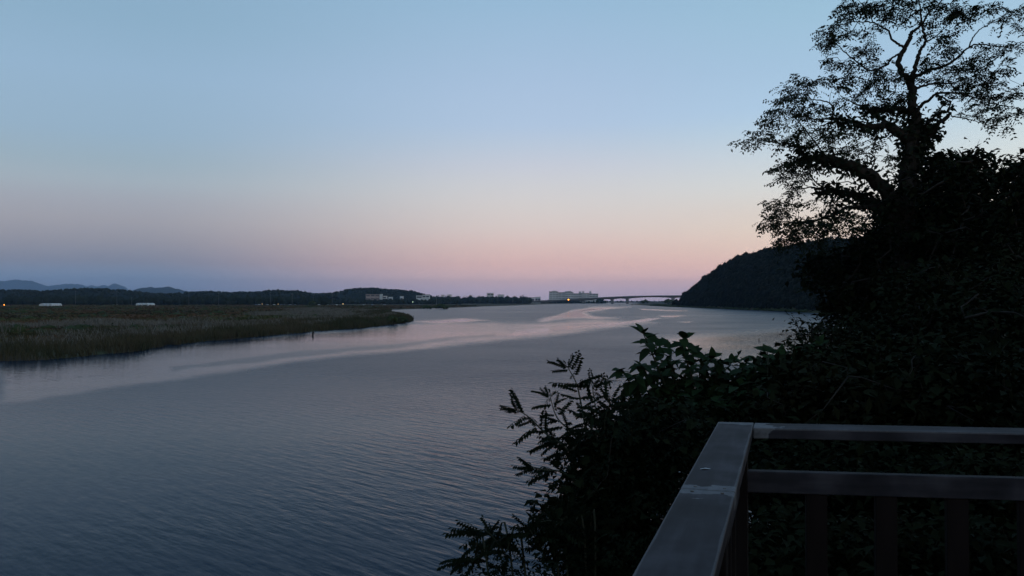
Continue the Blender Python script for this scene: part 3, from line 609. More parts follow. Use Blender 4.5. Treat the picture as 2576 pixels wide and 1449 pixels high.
# wooded bank continued unseen: trees added right of the deck to shade the rails
for D_, X_, lab in ((7.0, 10.5, 'unseen dense tree added on the bank right of the deck for shade, beside the thicket'), (2.0, 9.0, 'unseen dense tree added on the bank right of the deck for shade, nearest its open side')):
    k_ = FPX/D_; cx_ = 1288+X_*k_; n_ = 420; u_ = unit(n_)*rng.random((n_, 1))**.4
    cr = np.array([X_, D_-2.5, 8.0])+u_*np.array([2.2, 3.2, 3.4])
    lush('bank_tree', lab, [(cx_, 757-2*k_, 1, 1)], D_, .1, .2, 1, m_leaf_dark, (cx_, 0), .14, group=G1, att=cr)
lush('climbing_shrub', 'thin small-leaved branches reaching left over the water under the hill', [(2050,850,80,40),(2010,800,45,14,.6),(2090,820,60,25),(1960,868,40,16,.5),(2110,880,90,50),(2000,845,50,20,.6)], 13, .7, .085, .7, m_leaf_dark, (2160, 0), .05, 'shrub', spread=.09, per=6)
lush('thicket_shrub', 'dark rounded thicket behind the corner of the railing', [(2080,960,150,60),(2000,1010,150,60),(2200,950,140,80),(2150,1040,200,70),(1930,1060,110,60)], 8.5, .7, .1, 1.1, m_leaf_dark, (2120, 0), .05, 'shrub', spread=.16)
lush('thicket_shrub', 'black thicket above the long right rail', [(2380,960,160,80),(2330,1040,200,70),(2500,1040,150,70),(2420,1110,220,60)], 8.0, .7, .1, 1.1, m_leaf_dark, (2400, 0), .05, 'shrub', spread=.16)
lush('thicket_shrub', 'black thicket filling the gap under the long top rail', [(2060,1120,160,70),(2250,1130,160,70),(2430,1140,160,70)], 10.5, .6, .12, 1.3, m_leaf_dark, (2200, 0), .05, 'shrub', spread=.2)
G2 = 'undergrowth behind the railing'
for lab, xx, yy, D_ in (('dim green undergrowth in the gap between the two right rails, near the corner', 2010, 1170, 6.2), ('dim undergrowth between the two right rails, in the middle', 2230, 1180, 6.0), ('dim undergrowth between the two right rails, at the right edge', 2470, 1190, 5.8),
                        ('low dark plants seen between the lower balusters near the corner post', 1990, 1350, 5.0), ('low dark plants seen between the lower balusters in the middle', 2250, 1360, 4.9), ('low dark plants with yellowing leaves at the lower right corner', 2480, 1370, 4.8)):
    lush('undergrowth_plant', lab, [(xx, yy, 130, 50), (xx+40, yy+60, 140, 60), (xx-50, yy+80, 130, 60)], D_, .35, .07, 1.0, m_leaf_dark, (xx, 0), .012, 'plant', spread=.09, per=9, group=G2)

# ---- shrubs in front: leaves large enough to see singly are objects of their own
def ovate(L=1., Wd=.66, curl=.25, tipl=.2):
    prof = [(0,.02),(.06,.28),(.2,.46),(.4,.5),(.6,.42),(.78,.26),(.9,.1),(1.0,.0)]
    V = []; F = []
    for i_, (f, w_) in enumerate(prof):
        z_ = -curl*f*f; x_ = f*L
        V += [(x_, -w_*Wd, z_+.22*w_*Wd), (x_, 0, z_), (x_, w_*Wd, z_+.22*w_*Wd)]
    for i_ in range(len(prof)-1):
        a_ = i_*3; F += [(a_, a_+3, a_+4, a_+1), (a_+1, a_+4, a_+5, a_+2)]
    return V, F
leaf_me = []
for k_ in range(4):
    V, F = ovate(1, .58+.05*k_, .1+.13*k_); me = bpy.data.meshes.new('leaf'); me.from_pydata(V, [], F); me.update(); me.materials.append(m_leaf_big)
    me.polygons.foreach_set('use_smooth', [True]*len(F)); leaf_me.append(me)
pin_me = []
for k_ in range(4):
    V = [(0,-.008,0),(0,.008,0),(1,.004,-.12*k_-.05),(1,-.004,-.12*k_-.05)]; F = [(0,1,2,3)]; npair = 8
    for i_ in range(npair):
        f = .12+.84*i_/(npair-1); zc = -(.12*k_+.05)*f*f
        for sg in (-1, 1):
            l_ = .27*(1-.35*abs(f-.45)); w_ = l_*.58; hang = random.uniform(.6, 1.3)
            dx, dy, dz = .35*l_, sg*l_*math.cos(hang), -l_*math.sin(hang); b_ = len(V)
            V += [(f, 0, zc), (f+dx*.45-w_*.5, dy*.5, zc+dz*.45), (f+dx, dy, zc+dz), (f+dx*.45+w_*.5, dy*.5, zc+dz*.45)]
            F.append((b_, b_+1, b_+2, b_+3))
    l_ = .2; b_ = len(V); zc = -.12*k_-.05; V += [(1,0,zc),(1+l_*.5,-.05,zc-.03),(1+l_,0,zc-.08),(1+l_*.5,.05,zc-.03)]; F.append((b_,b_+1,b_+2,b_+3))
    me = bpy.data.meshes.new('pinnate_leaf'); me.from_pydata(V, [], F); me.update(); me.materials.append(m_leaf_pin); pin_me.append(me)
def leaf_obj(me, p, d, up, size, root, name='leaf'):
    d = Vector(d).normalized(); s_ = Vector(up).cross(d).normalized(); u_ = d.cross(s_)
    o = bpy.data.objects.new(name, me); COL.objects.link(o); o.parent = root
    from mathutils import Matrix
    Mx = Matrix((d, s_, u_)).transposed(); o.rotation_euler = Mx.to_euler(); o.location = Vector(p)-root.location; o.scale = (size,)*3
    return o
def shrub(name, label, cat, stems, conv, D, kind, fill, m_fill, budget, lsize, seed, start=.35, fill_leaf=.09):
    random.seed(seed); p0 = np.array(stems[0][0], float); x_, y_ = conv(*p0); b0 = P(x_, y_, D); zg = float(height(b0[None, :2], False)[0])
    root = thing(name, label, cat, (b0[0], D, zg)); nl = 0; lines_ = []; tot = len(stems)
    for si, st in enumerate(stems):
        a_ = np.array(st, float); xx, yy = conv(a_[:,0], a_[:,1]); dv = D+np.linspace(0, 1, len(a_))*random.uniform(-.5, .5)
        w3 = P(xx, yy, dv); w3 = np.vstack([[b0[0]*.7+w3[0][0]*.3, D, zg-.1], w3]); c_ = catmull(w3, 6); lines_.append((c_, np.linspace(.011, .003, len(c_))*D/6))
        L_ = np.concatenate([[0], np.cumsum(np.linalg.norm(np.diff(c_, axis=0), axis=1))]); vis = L_[6]
        step = lsize*(.42 if kind == 'ovate' else .34); s_ = L_[-1]-.01; ph = random.uniform(0, 6)
        while s_ > vis and nl < budget*(si+1)/tot+3:
            p_ = np.array([np.interp(s_, L_, c_[:,k2]) for k2 in range(3)]); tg = np.array([np.interp(s_+.05, L_, c_[:,k2]) for k2 in range(3)])-np.array([np.interp(s_-.05, L_, c_[:,k2]) for k2 in range(3)]); tg = tg/(np.linalg.norm(tg)+1e-9)
            for r2 in range(2):
                ph += 2.4; side = np.array([math.cos(ph), math.sin(ph)*.8, 0]); side -= tg*(side@tg)
                if kind == 'ovate': d_ = side*1+tg*.5+np.array([0,0,-.25+random.uniform(-.25,.2)]); up = np.array([0,0,1])+side*.35+np.array([random.uniform(-.3,.3), random.uniform(-.6,.1), 0])
                else: d_ = side*1+tg*.55+np.array([0,0,random.uniform(-.35,.15)]); up = np.array([random.uniform(-.4,.4), random.uniform(-.5,.2), 1])
                leaf_obj(random.choice(leaf_me if kind == 'ovate' else pin_me), p_, d_, up, lsize*random.uniform(.65, 1.2), root); nl += 1
            s_ -= step*random.uniform(.8, 1.25)
        for f2 in (-.3, 0, .35):
            tg = c_[-1]-c_[-3]; leaf_obj(random.choice(leaf_me if kind == 'ovate' else pin_me), c_[-1], tg+np.array([f2*np.linalg.norm(tg)*2, random.uniform(-.02,.02), 0]), (0,-.5,1), lsize*random.uniform(.6,.9), root); nl += 1
    for c_, r_ in lines_:
        V, Q_, T_ = tubes([(c_, r_)], 5); part(link('stem', npmesh('stem', V, Q_, T_, smooth=True, mat=m_stem)), root)
    if fill:
        pts = in_ellipses(fill, 1.0, D+.25, conv, .35); zz_ = height(pts[:, :2], False); pts = pts[pts[:,2] > zz_+.05]; tri_ = Tri()
        if kind == 'ovate': scatter_leaves(tri_, pts, fill_leaf, .8)
        else:
            dv = unit(len(pts))*np.array([1,1,.4]); sprays(tri_, pts, norm(dv), fill_leaf*rng.uniform(.7, 1.2, len(pts)), 6, .24, .5)
        part(tri_.build('foliage', m_fill, kind='stuff'), root)
    return root
cz6 = lambda x_, y_: (1383.8+np.asarray(x_)*.293, 742.2+np.asarray(y_)*.293)
cz7 = lambda x_, y_: (1132.2+np.asarray(x_)*.4575, 786.2+np.asarray(y_)*.4575)
ST = [[(1150,1150),(1000,800),(900,560),(840,420),(800,330)],[(800,1150),(710,850),(660,700),(610,650)],[(1000,1100),(1010,680),(1040,520),(1010,450)],[(900,1100),(850,760),(800,620),(770,600)],[(1080,1000),(980,640),(930,500),(900,400)],[(1150,1150),(1100,850),(1060,700),(1030,620)],[(950,1150),(880,900),(780,760),(720,700)],[(1200,1150),(1230,800),(1190,620),(1140,480),(1140,370)],[(1150,1100),(1160,760),(1180,600),(1220,500)]]
shrub('large_leaved_shrub', 'tallest shrub with large pointed leaves, left of the thicket, against the water', 'shrub', ST, cz6, 8.0, 'ovate', [(850,1000,130,100,.05),(1100,960,200,110,.05),(1000,1050,300,120,.04)], m_leaf_big, 295, .14, 3, .5, .14)
ST = [[(1350,1100),(1300,800),(1290,640),(1390,540)],[(1500,1000),(1470,720),(1560,580)],[(1650,1000),(1630,720),(1680,580)],[(1850,900),(1850,640),(1870,480)],[(1400,1000),(1420,760),(1450,620),(1480,570)],[(1750,900),(1740,700),(1760,600)],[(1950,900),(1960,700),(2000,560)],[(2100,800),(2150,560),(2300,430)],[(1300,1000),(1330,720),(1310,560),(1360,520)]]
shrub('large_leaved_shrub', 'lower shrub with large pointed leaves between the tallest shrub and the thicket', 'shrub', ST, cz6, 8.3, 'ovate', [(1300,980,150,110,.05),(1520,880,200,110,.05),(1780,820,200,110,.05),(1400,1020,300,150,.04),(1800,950,300,160,.04)], m_leaf_big, 295, .14, 4, .5, .14)
shrub('locust_sapling', 'sapling with feathery compound leaves leaning left over the water beside the rail', 'shrub',
      [[(850,1050),(760,700),(720,500),(695,390),(650,305)],[(800,950),(700,700),(590,580),(550,460)],[(850,1000),(650,760),(520,660),(440,580),(370,535)],[(900,1050),(830,700),(800,520),(780,395)],[(900,1100),(720,960),(620,880),(520,865),(455,850)],[(950,1250),(800,1100),(680,1040),(590,1030)],[(950,1050),(900,700),(920,545)],[(1000,1050),(1000,700),(980,530)],[(1000,1100),(880,800),(850,620),(880,490)],[(900,1100),(720,820),(620,720),(560,690)]],
      cz7, 5.4, 'pinnate', [(1000,720,190,160,.005),(820,760,150,170,.004),(1150,800,230,230,.005),(900,950,180,160,.004),(1200,1050,250,200,.004),(1350,700,150,130,.005)], m_leaf_pin, 290, .145, 5, .25, .15)
shrub('locust_seedling', 'low plant with feathery compound leaves at the bottom edge left of the rail', 'shrub',
      [[(750,1450),(650,1230),(570,1150),(500,1150)],[(420,1480),(300,1320),(210,1210),(140,1195)],[(600,1480),(500,1290),(440,1195)],[(220,1500),(130,1370),(60,1360)],[(650,1480),(560,1230),(640,1120)],[(800,1400),(760,1250),(720,1200)],[(350,1480),(250,1280),(240,1210)]],
      cz7, 5.0, 'pinnate', [(620,1390,170,70,.004),(850,1330,180,110,.005),(300,1400,120,60,.003),(1050,1330,200,140,.005)], m_leaf_pin, 150, .15, 9, .2, .15)
lush('thicket_shrub', 'black leafy thicket pressed against the outer side of the left rail', [(1560,1200,90,120),(1650,1120,110,80),(1500,1320,120,110),(1700,1080,80,60),(1580,1400,120,80)], 5.9, .4, .075, 1.0, m_leaf_dark, (1600, 0), .03, 'shrub', spread=.1, per=10)

# ------------------------------------------------------------------ deck and railing
ZT = EYE-.48                                     # top of the rail
m_rail = bpy.data.materials.new('weathered_paint'); m_rail.use_nodes = True
def rail_material(m, peel):
    t = m.node_tree; b = t.nodes['Principled BSDF']; tc = N(t, 'ShaderNodeTexCoord')
    def nz(sc, st, det=5):
        mp = N(t, 'ShaderNodeMapping'); mp.inputs['Scale'].default_value = st; t.links.new(tc.outputs['Object'], mp.inputs[0])
        n_ = N(t, 'ShaderNodeTexNoise'); n_.inputs['Scale'].default_value = sc; n_.inputs['Detail'].default_value = det; t.links.new(mp.outputs[0], n_.inputs['Vector']); return n_.outputs[0]
    grain = nz(30, (.12, 1, 1)); blot = nz(5, (1, 1, 1)); fine = nz(60, (1, 1, 1), 3)
    paint = ramp(t, [(.34, (.009,.008,.0095)), (.5, (.025,.022,.0255)), (.64, (.054,.048,.053))], M_(t, 'ADD', M_(t, 'MULTIPLY', grain, .35), M_(t, 'MULTIPLY', blot, .65)))
    bare = ramp(t, [(.3, (.085,.079,.08)), (.7, (.19,.178,.175))], M_(t, 'ADD', M_(t, 'MULTIPLY', grain, .5), M_(t, 'MULTIPLY', fine, .5)))
    # worn-through patches at the board ends: attribute-free mask from the board's own length coordinate
    sp_ = N(t, 'ShaderNodeSeparateXYZ'); t.links.new(tc.outputs['Object'], sp_.inputs[0])
    edge = None
    for x0, w_ in peel:
        dlt = M_(t, 'ABSOLUTE', M_(t, 'SUBTRACT', sp_.outputs['X'], x0)); k = M_(t, 'SUBTRACT', 1.0, M_(t, 'DIVIDE', dlt, w_), True)
        edge = k if edge is None else M_(t, 'MAXIMUM', edge, k)
    if edge is not None:
        arris = ramp(t, [(.5, (0,)*3), (.62, (.55,)*3)], M_(t, 'ADD', M_(t, 'MULTIPLY', M_(t, 'SUBTRACT', M_(t, 'ABSOLUTE', sp_.outputs['Y']), .0585), 60), M_(t, 'MULTIPLY', nz(9, (.5, 1, 1)), .6), True))
        arris = M_(t, 'MULTIPLY', arris, M_(t, 'GREATER_THAN', sp_.outputs['Z'], -.007))
        msk = M_(t, 'ADD', edge, M_(t, 'MULTIPLY', M_(t, 'SUBTRACT', nz(13, (1, .8, 1)), .5), 1.7))
        fac = ramp(t, [(.42, (0,)*3), (.46, (1,)*3)], msk)
        mx = N(t, 'ShaderNodeMix', data_type='RGBA'); t.links.new(M_(t, 'MAXIMUM', fac, arris), mx.inputs[0]); t.links.new(paint, mx.inputs[6]); t.links.new(bare, mx.inputs[7]); t.links.new(mx.outputs[2], b.inputs['Base Color'])
        hgt = M_(t, 'SUBTRACT', M_(t, 'MULTIPLY', grain, .5), fac)

    else:
        t.links.new(paint, b.inputs['Base Color']); hgt = grain
    bp = N(t, 'ShaderNodeBump'); bp.inputs['Strength'].default_value = .7; bp.inputs['Distance'].default_value = .0012; t.links.new(hgt, bp.inputs['Height']); t.links.new(bp.outputs[0], b.inputs['Normal'])
    b.inputs['Roughness'].default_value = .7; b.inputs['Specular IOR Level'].default_value = .15
    return m
rail_material(m_rail, [])
def railmat(name, peel):
    m = bpy.data.materials.new(name); m.use_nodes = True; return rail_material(m, peel)
m_post = mat('post_paint', [(0.0075,0.0048,0.0042),(0.01275,0.00825,0.0072)], 14, .8, .1, .001, stretch=(1,1,.15))
ptl = lambda x_, y_: G(x_, y_, ZT)[:2]
bl, br_ = ptl(1592, 1449), ptl(1792.6, 1449); fl, fr = ptl(1806, 1061), ptl(1895, 1078.5)
rbk, rfr = ptl(2576, 1076), ptl(2576, 1089)
LC0, LC1 = (bl+br_)/2, (fl+fr)/2                                       # centre line of the near rail
ld_ = (LC1-LC0)/np.linalg.norm(LC1-LC0); ln_ = np.array([ld_[1], -ld_[0]])
rd_ = (rbk-fl)/np.linalg.norm(rbk-fl); rn_ = np.array([rd_[1], -rd_[0]])   # rn_ points to the deck side
WR = .137
corner = fl                                                            # outer corner
railing = thing('deck_railing', 'weathered grey-brown wooden railing meeting at a corner above the bank', 'railing', (corner[0], corner[1], ZT-1.1))
bpy.context.view_layer.update()
def board(name, a, b_, z0, z1, w, m, bev=.004, root=railing, cut0=0, cut1=0):
    """a board from a to b (plan points on its centre line) between heights z0 and z1; local x runs along it"""
    a = np.array(a, float); b_ = np.array(b_, float); L = np.linalg.norm(b_-a); ang = math.atan2(b_[1]-a[1], b_[0]-a[0])
    o = MB().box((0, -w/2, z0-z1), (L, w/2, 0), lambda p: (p[0]+p[1]*(cut0 if p[0] < L/2 else cut1), p[1], p[2])).build(name, m, None, bev)
    o.parent = root; o.location = (a[0]-root.location[0], a[1]-root.location[1], z1-root.location[2]); o.rotation_euler = (0, 0, ang); return o
# near rail: two boards butted over a post, then the corner board end
end_l = corner + rd_*(WR/2)/np.dot(rd_, ln_)                           # far end of its centre line, on the outer edge of the right rail
ct = np.dot(rd_, ld_)/np.dot(rd_, -ln_); ctr = np.dot(ld_, rd_)/np.dot(ld_, -rn_)   # the two rails meet at their own angle
joint = end_l - ld_*np.dot(end_l-ptl(1755, 1230), ld_)
start = LC0 - ld_*1.6
L2 = np.linalg.norm(end_l-joint)
board('top_rail', joint+ld_*.001, end_l, ZT-.042, ZT, WR, railmat('paint_far_board', [(0, .09), (L2, .1)]), cut1=ct)
L1 = np.linalg.norm(joint-start)
board('top_rail', start, joint-ld_*.001, ZT-.042, ZT-.0015, WR, railmat('paint_near_board', [(L1, .13)]))
r0 = corner + rd_*(WR+.002)/np.dot(rd_, ln_); r0 = r0 + rn_*WR/2 + rd_*(-ctr*WR/2)
RL = 2.6
board('top_rail', r0, r0+rd_*RL, ZT-.042, ZT-.001, WR, railmat('paint_right_board', [(0, .12)]), cut0=ctr)
# nails at the joint
m_nail = mat('nail', [(.03,.025,.02),(.08,.06,.05)], 90, .6, .5)
for s_, n_ in ((-.028,-.036),(-.03,.038),(.026,-.034),(.024,.04)):
    p_ = joint+ld_*s_+ln_*n_
    k_ = MB().tube([(0,0,-.01),(0,0,.0012)], [.0045,.0045], 10).build('nail', m_nail, railing); k_.location = (p_[0]-corner[0], p_[1]-corner[1], 1.1)
zm = EYE-.655                                                          # top of the lower rail
board('middle_rail', r0-rd_*.05, r0+rd_*RL, zm-.082, zm, .045, m_rail)
lin0 = start+ld_*.02
board('middle_rail', lin0, end_l-ld_*.16, zm-.082, zm, .045, m_rail)
zb = ZT-1.0
board('bottom_rail', r0-rd_*.05, r0+rd_*RL, zb-.07, zb, .045, m_rail); board('bottom_rail', lin0, end_l-ld_*.16, zb-.07, zb, .045, m_rail)
def upright(name, c_, ang, z0, z1, w, dth, m):
    o = MB().box((-w/2, -dth/2, z0), (w/2, dth/2, z1)).build(name, m, railing, .004); o.location = (c_[0]-corner[0], c_[1]-corner[1], -railing.location[2]); o.rotation_euler = (0, 0, ang); return o
ar = math.atan2(rd_[1], rd_[0]); al = math.atan2(ld_[1], ld_[0]); ZD = ZT-1.1
zg_ = lambda c_: float(height(np.array([c_]), False)[0])-.3
for c_, a_ in ((end_l-ld_*.075, al), (joint, al), (start+ld_*.1, al), (r0+rd_*1.75, ar)):
    upright('post', c_, a_, zg_(c_), ZT-.044, .095, .095, m_post)
b1x = ptl(1962, 1080)
for k_ in range(9):                                                    # balusters under the right rail
    c_ = r0+rd_*(.23+.253*k_)
    if abs(.23+.253*k_-1.75) > .07 and .23+.253*k_ < RL: upright('baluster', c_, ar, zb+.001, zm-.083, .078, .03, m_post)
for k_ in range(10):
    c_ = end_l-ld_*(.32+.253*k_)
    if np.dot(c_-start, ld_) > .1 and abs(np.dot(c_-joint, ld_)) > .07: upright('baluster', c_, al, zb+.001, zm-.083, .078, .03, m_post)
# pale flake lying on the near rail
f_ = G(1773.5, 1180.5, ZT); fk = MB().add([(-.016,-.003,.001),(-.004,-.0075,.004),(.014,-.004,.0015),(.017,.002,.001),(.003,.006,.003),(-.012,.005,.001)], [(0,1,2,3,4,5),(5,4,3,2,1,0)]).build('paint_flake', m_white, None, label='tiny white flake lying on top of the near rail', category='flake')
fk.location = tuple(f_); fk.rotation_euler = (0, 0, al-1.2)
# deck boards
deck = link('deck', None, kind='structure'); deck.location = (corner[0], corner[1], ZD)
m_deckb = mat('deck_board', [(0.036,0.027,0.0228),(0.06,0.048,0.042)], 6, .8, .25, .002, stretch=(.15,1,1))
for k_ in range(24):
    o0 = corner+ln_*.05+rn_*(.02+.145*k_)
    board('plank', o0-rd_*0, o0+rd_*3.2-ld_*0, ZD-.035, ZD, .138, m_deckb, .003, deck)
for k_ in range(4):
    o0 = corner+ln_*(.2+.9*k_); board('joist', o0, o0-ld_*3.4, ZD-.18, ZD-.037, .06, m_deckb, .003, deck)

# ------------------------------------------------------------------ bridge across the river
YB = 1990.
bxp = lambda xp: (xp-1288)/FPX*YB
bz = lambda yp: EYE+(757-yp)/FPX*YB
bridge = thing('road_bridge', 'long low concrete girder bridge crossing the river at the horizon', 'bridge', (bxp(1467), YB, 0))
dk = [(1320,757.5),(1377,755),(1430,752.5),(1467,750.5),(1520,747),(1578,744.6),(1640,743.3),(1693,742.8),(1800,742.3),(1900,742.3)]
piers = [1377, 1467, 1540, 1578, 1693, 1800]
xs = np.linspace(1322, 1898, 120); dz = np.interp(xs, *zip(*dk))
def haunch(xp):
    d_ = min(abs(xp-p_) for p_ in piers); return 2.5+2.5*max(0, 1-d_/52)**2
mb = MB(); V = []; 
for x_, y_ in zip(xs, dz):
    z_ = bz(y_)-1.6; hh2 = haunch(x_); X = bxp(x_)
    V += [(X, YB-6.5, z_), (X, YB+6.5, z_), (X, YB+6.5, z_-.5), (X, YB+3, z_-hh2), (X, YB-3, z_-hh2), (X, YB-6.5, z_-.5)]
F = [(i_*6+j_, i_*6+(j_+1)%6, i_*6+6+(j_+1)%6, i_*6+6+j_) for i_ in range(len(xs)-1) for j_ in range(6)] + [(5,4,3,2,1,0), tuple(6*(len(xs)-1)+j_ for j_ in range(6))]
part(mb.add(V, F).build('girder', m_conc), bridge)
for s_ in (-1, 1):
    V = []
    for x_, y_ in zip(xs, dz):
        z_ = bz(y_)-1.6; X = bxp(x_); V += [(X, YB+s_*6.2-.15, z_+.01), (X, YB+s_*6.2+.15, z_+.01), (X, YB+s_*6.2+.15, z_+1.5), (X, YB+s_*6.2-.15, z_+1.5)]
    F = [(i_*4+j_, i_*4+(j_+1)%4, i_*4+4+(j_+1)%4, i_*4+4+j_) for i_ in range(len(xs)-1) for j_ in range(4)]
    part(MB().add(V, F).build('parapet', m_conc), bridge)
for xp in piers:
    X = bxp(xp); zt = bz(np.interp(xp, *zip(*dk)))-1.6-haunch(xp)+.05; w_ = 3.2
    part(MB().box((X-w_, YB-3.2, -3), (X+w_, YB+3.2, zt-1), lambda p_: (X+(p_[0]-X)*(.75 if p_[2] < 0 else 1), p_[1], p_[2])).build('pier', m_conc), bridge)
    part(MB().box((X-w_*1.35, YB-4.4, zt-1), (X+w_*1.35, YB+4.4, zt)).build('pier_cap', m_conc), bridge)

# ------------------------------------------------------------------ far buildings
def block(root, X0, X1, Y0, dep, z0, z1, m, floors=0, m_band=m_glass, roof=True, cols=0):
    part(MB().box((X0, Y0, z0), (X1, Y0+dep, z1)).build('wall', m), root)
    if floors:
        fh = (z1-z0)/floors; nb = cols or max(1, int((X1-X0)/7)); bw = (X1-X0)/nb
        for f in range(floors):
            for c_ in range(nb):
                part(MB().box((X0+bw*(c_+.1), Y0-.12, z0+fh*(f+.45)), (X0+bw*(c_+.9), Y0+.1, z0+fh*(f+.75))).build('window', m_band), root)
    if roof: part(MB().box((X0-.4, Y0-.4, z1), (X1+.4, Y0+dep+.4, z1+.5)).build('roof', m_roof), root)
def px_block(name, label, x0, x1, yt, D, m, floors, dep=14, base=.5, group=None, cat='building', roof=True):
    a_, b_ = (x0-1288)/FPX*D, (x1-1288)/FPX*D; z1 = EYE+(757-yt)/FPX*D
    r_ = thing(name, label, cat, ((a_+b_)/2, D, 0), group); block(r_, a_, b_, D, dep, base, z1, m, floors, roof=roof); return r_
Dh = 2350.
hs = thing('apartment_block', 'long pale stepped building with roof towers behind the bridge', 'building', ((1440-1288)/FPX*Dh, Dh, 0))
X = lambda xp: (xp-1288)/FPX*Dh
Z = lambda yp: EYE+(757-yp)/FPX*Dh
for x0, x1, yt, yo, fl_ in ((1382,1404,733.4,-6,6),(1404.2,1422,735.6,0,6),(1422.2,1442,734.8,-4,6),(1442.2,1462,738.4,0,5),(1462.2,1482,737.6,-3,5),(1482.2,1505,739,2,5)):
    block(hs, X(x0), X(x1), Dh+yo, 26, .5, Z(yt), m_pale, fl_)
for x0, x1, y0, y1 in ((1390,1400,733.2,731.2),(1422.5,1429,734.6,732.6),(1430,1437,734.6,731.6),(1457,1463,738,733),(1466,1470,737.4,732.4),(1484,1488.5,738.8,732.2)):
    part(MB().box((X(x0), Dh+6, Z(y0)-.2), (X(x1), Dh+16, Z(y1))).build('roof_tower', m_pale), hs)
m_bw = m_brownwall
bb = px_block('office_building', 'wide brown three-storey building at the foot of the wooded hill', 920, 955, 740.5, 1640, m_brownwall, 3)
px_block('stair_tower', 'pale tower at the right end of the wide brown building', 955.3, 960.5, 739.6, 1638, m_white, 0)
px_block('annex_building', 'low grey building to the right of the brown building', 962, 972, 744.5, 1640, m_pale, 2)
px_block('small_house', 'small white house right of the low grey building', 977, 987, 746.8, 1640, m_white, 1, 8, group='small white houses under the hill')
px_block('small_house', 'white house standing higher under the middle of the wooded hill', 1006, 1014, 745, 1640, m_white, 1, 8, group='small white houses under the hill')
px_block('factory_building', 'bright white low building at the right foot of the wooded hill', 1047, 1062, 743.3, 1700, m_white, 2, 12)
px_block('factory_building', 'stepped white building adjoining the right foot of the wooded hill', 1062.4, 1080, 741.3, 1705, m_white, 2, 14)
px_block('box_building', 'pale box-shaped building rising over the far shore trees', 1225, 1242, 737.6, 2150, m_pale, 3)
px_block('box_building', 'small low pale building right of the box-shaped building over the trees', 1252, 1268, 741.6, 2150, m_pale, 1)
px_block('small_house', 'white low house at the left end of the bridge', 1346, 1360, 747.2, 2200, m_white, 1, 10)
px_block('small_house', 'grey shed left of the white house by the bridge', 1334, 1345, 748.4, 2200, m_pale, 1, 10)
for x0, x1, yt, lab in ((1110,1117,742.2,'first small pale roof above the far shore trees from the hill'),(1125,1136,741.6,'second small pale roof above the far shore trees from the hill'),(1180,1188,743,'small pale roof midway along the far shore trees')):
    px_block('small_house', lab, x0, x1, yt, 2150, m_pale, 1, 10)
def greenhouse(x0, x1, yb, lab):
    g = G((x0+x1)/2, yb, .9); D_ = g[1]; w_ = (x1-x0)/FPX*D_; hgt = 3.4; r_ = thing('greenhouse', lab, 'greenhouse', tuple(g), 'white tunnel greenhouses across the meadow')
    n_ = 8; V = []; 
    for y_ in (0, 18): V += [(w_/2*math.cos(math.pi*i_/n_), y_, hgt*math.sin(math.pi*i_/n_)**.7-.1) for i_ in range(n_+1)]
    F = [(i_, i_+1, n_+2+i_, n_+1+i_) for i_ in range(n_)] + [tuple(range(n_+1))[::-1], tuple(range(n_+1, 2*n_+2))]
    MB().add(V, F).build('cover', m_white, r_, smooth=False); MB().box((-.8, -.06, 0), (.8, .04, 2)).build('door', m_pale, r_); return r_
greenhouse(97, 112, 772, 'white tunnel greenhouse at the far left of the meadow')
greenhouse(113, 120, 772, 'narrow white tunnel greenhouse in the middle of the far left three')
greenhouse(121, 131, 772, 'white tunnel greenhouse right of the narrow one at far left')
greenhouse(341, 349, 770, 'small white tunnel greenhouse, first of the group in mid meadow')
greenhouse(351.5, 361, 770, 'white tunnel greenhouse, middle of the group in mid meadow')
greenhouse(362, 373, 770, 'widest white tunnel greenhouse, last of the group in mid meadow')

# ------------------------------------------------------------------ poles, lamps, cars, stakes
def pole(xp, yb, yt, lab, D_=None, group='thin pale poles in front of the far wood', rad=.13):
    g = G(xp, yb, .9) if D_ is None else P(xp, yb, D_); D_ = g[1]; h_ = EYE+(757-yt)/FPX*D_-g[2]
    r_ = thing('utility_pole', lab, 'pole', (g[0], g[1], g[2]), group)
    MB().tube([(0,0,-.3),(0,0,h_)], [rad, rad*.6], 6).build('mast', m_pole, r_); MB().box((-1.1,-.1,h_-.9), (1.1,.1,h_-.7)).build('crossarm', m_pole, r_)
for xp, yt, lab in ((190,731,'pale pole between the left greenhouses and the mid meadow ones'),(294,731,'pale pole left of the mid meadow greenhouses'),(331,748,'short pale pole beside the mid meadow greenhouses'),(475,736,'pale pole where the blue mountain ends'),(550,735,'pale pole under the crest of the ridge wood'),(680,734,'pale pole at the right end of the ridge wood'),(735,738,'pale pole below the last rise of the ridge wood'),(788,741,'pale pole at the dip between ridge and hill'),(836,740,'pale pole left of the brown building')):
    pole(xp, 768.5, yt, lab)
pole(1098, 768, 747.5, 'pale pole on the shore right of the white stepped building', 1180, rad=.3)
pole(1290, 760, 746, 'pale pole near the left end of the bridge', 1700, rad=.3)
pole(913, 806, 792, 'short grey pole standing in the grass of the spit', 330, rad=.09)
def lamp(xp, yp, D_, lab, m, rad, hgt, energy=0, col=(1,.5,.15)):
    p_ = P(xp, yp, D_); zg2 = float(height(p_[None, :2], False)[0]); r_ = thing('street_lamp', lab, 'lamp', (p_[0], p_[1], zg2), 'lit lamps along the far shore')
    h_ = p_[2]-zg2
    MB().tube([(0,0,-.2),(0,0,h_+.2),(0,-.6,h_+.5),(0,-1.1,h_+.45)], [.14,.1,.08,.08], 6).build('mast', m_pole, r_)
    V, F = ICO1; MB().add([tuple(v*rad*np.array([1,1,.8])+np.array([0,-1.1,h_])) for v in V], [tuple(f) for f in F]).build('bulb', m, r_)
lamp(12, 767, 880, 'orange street lamp at the far left edge of the meadow', m_orange, .55, 6)
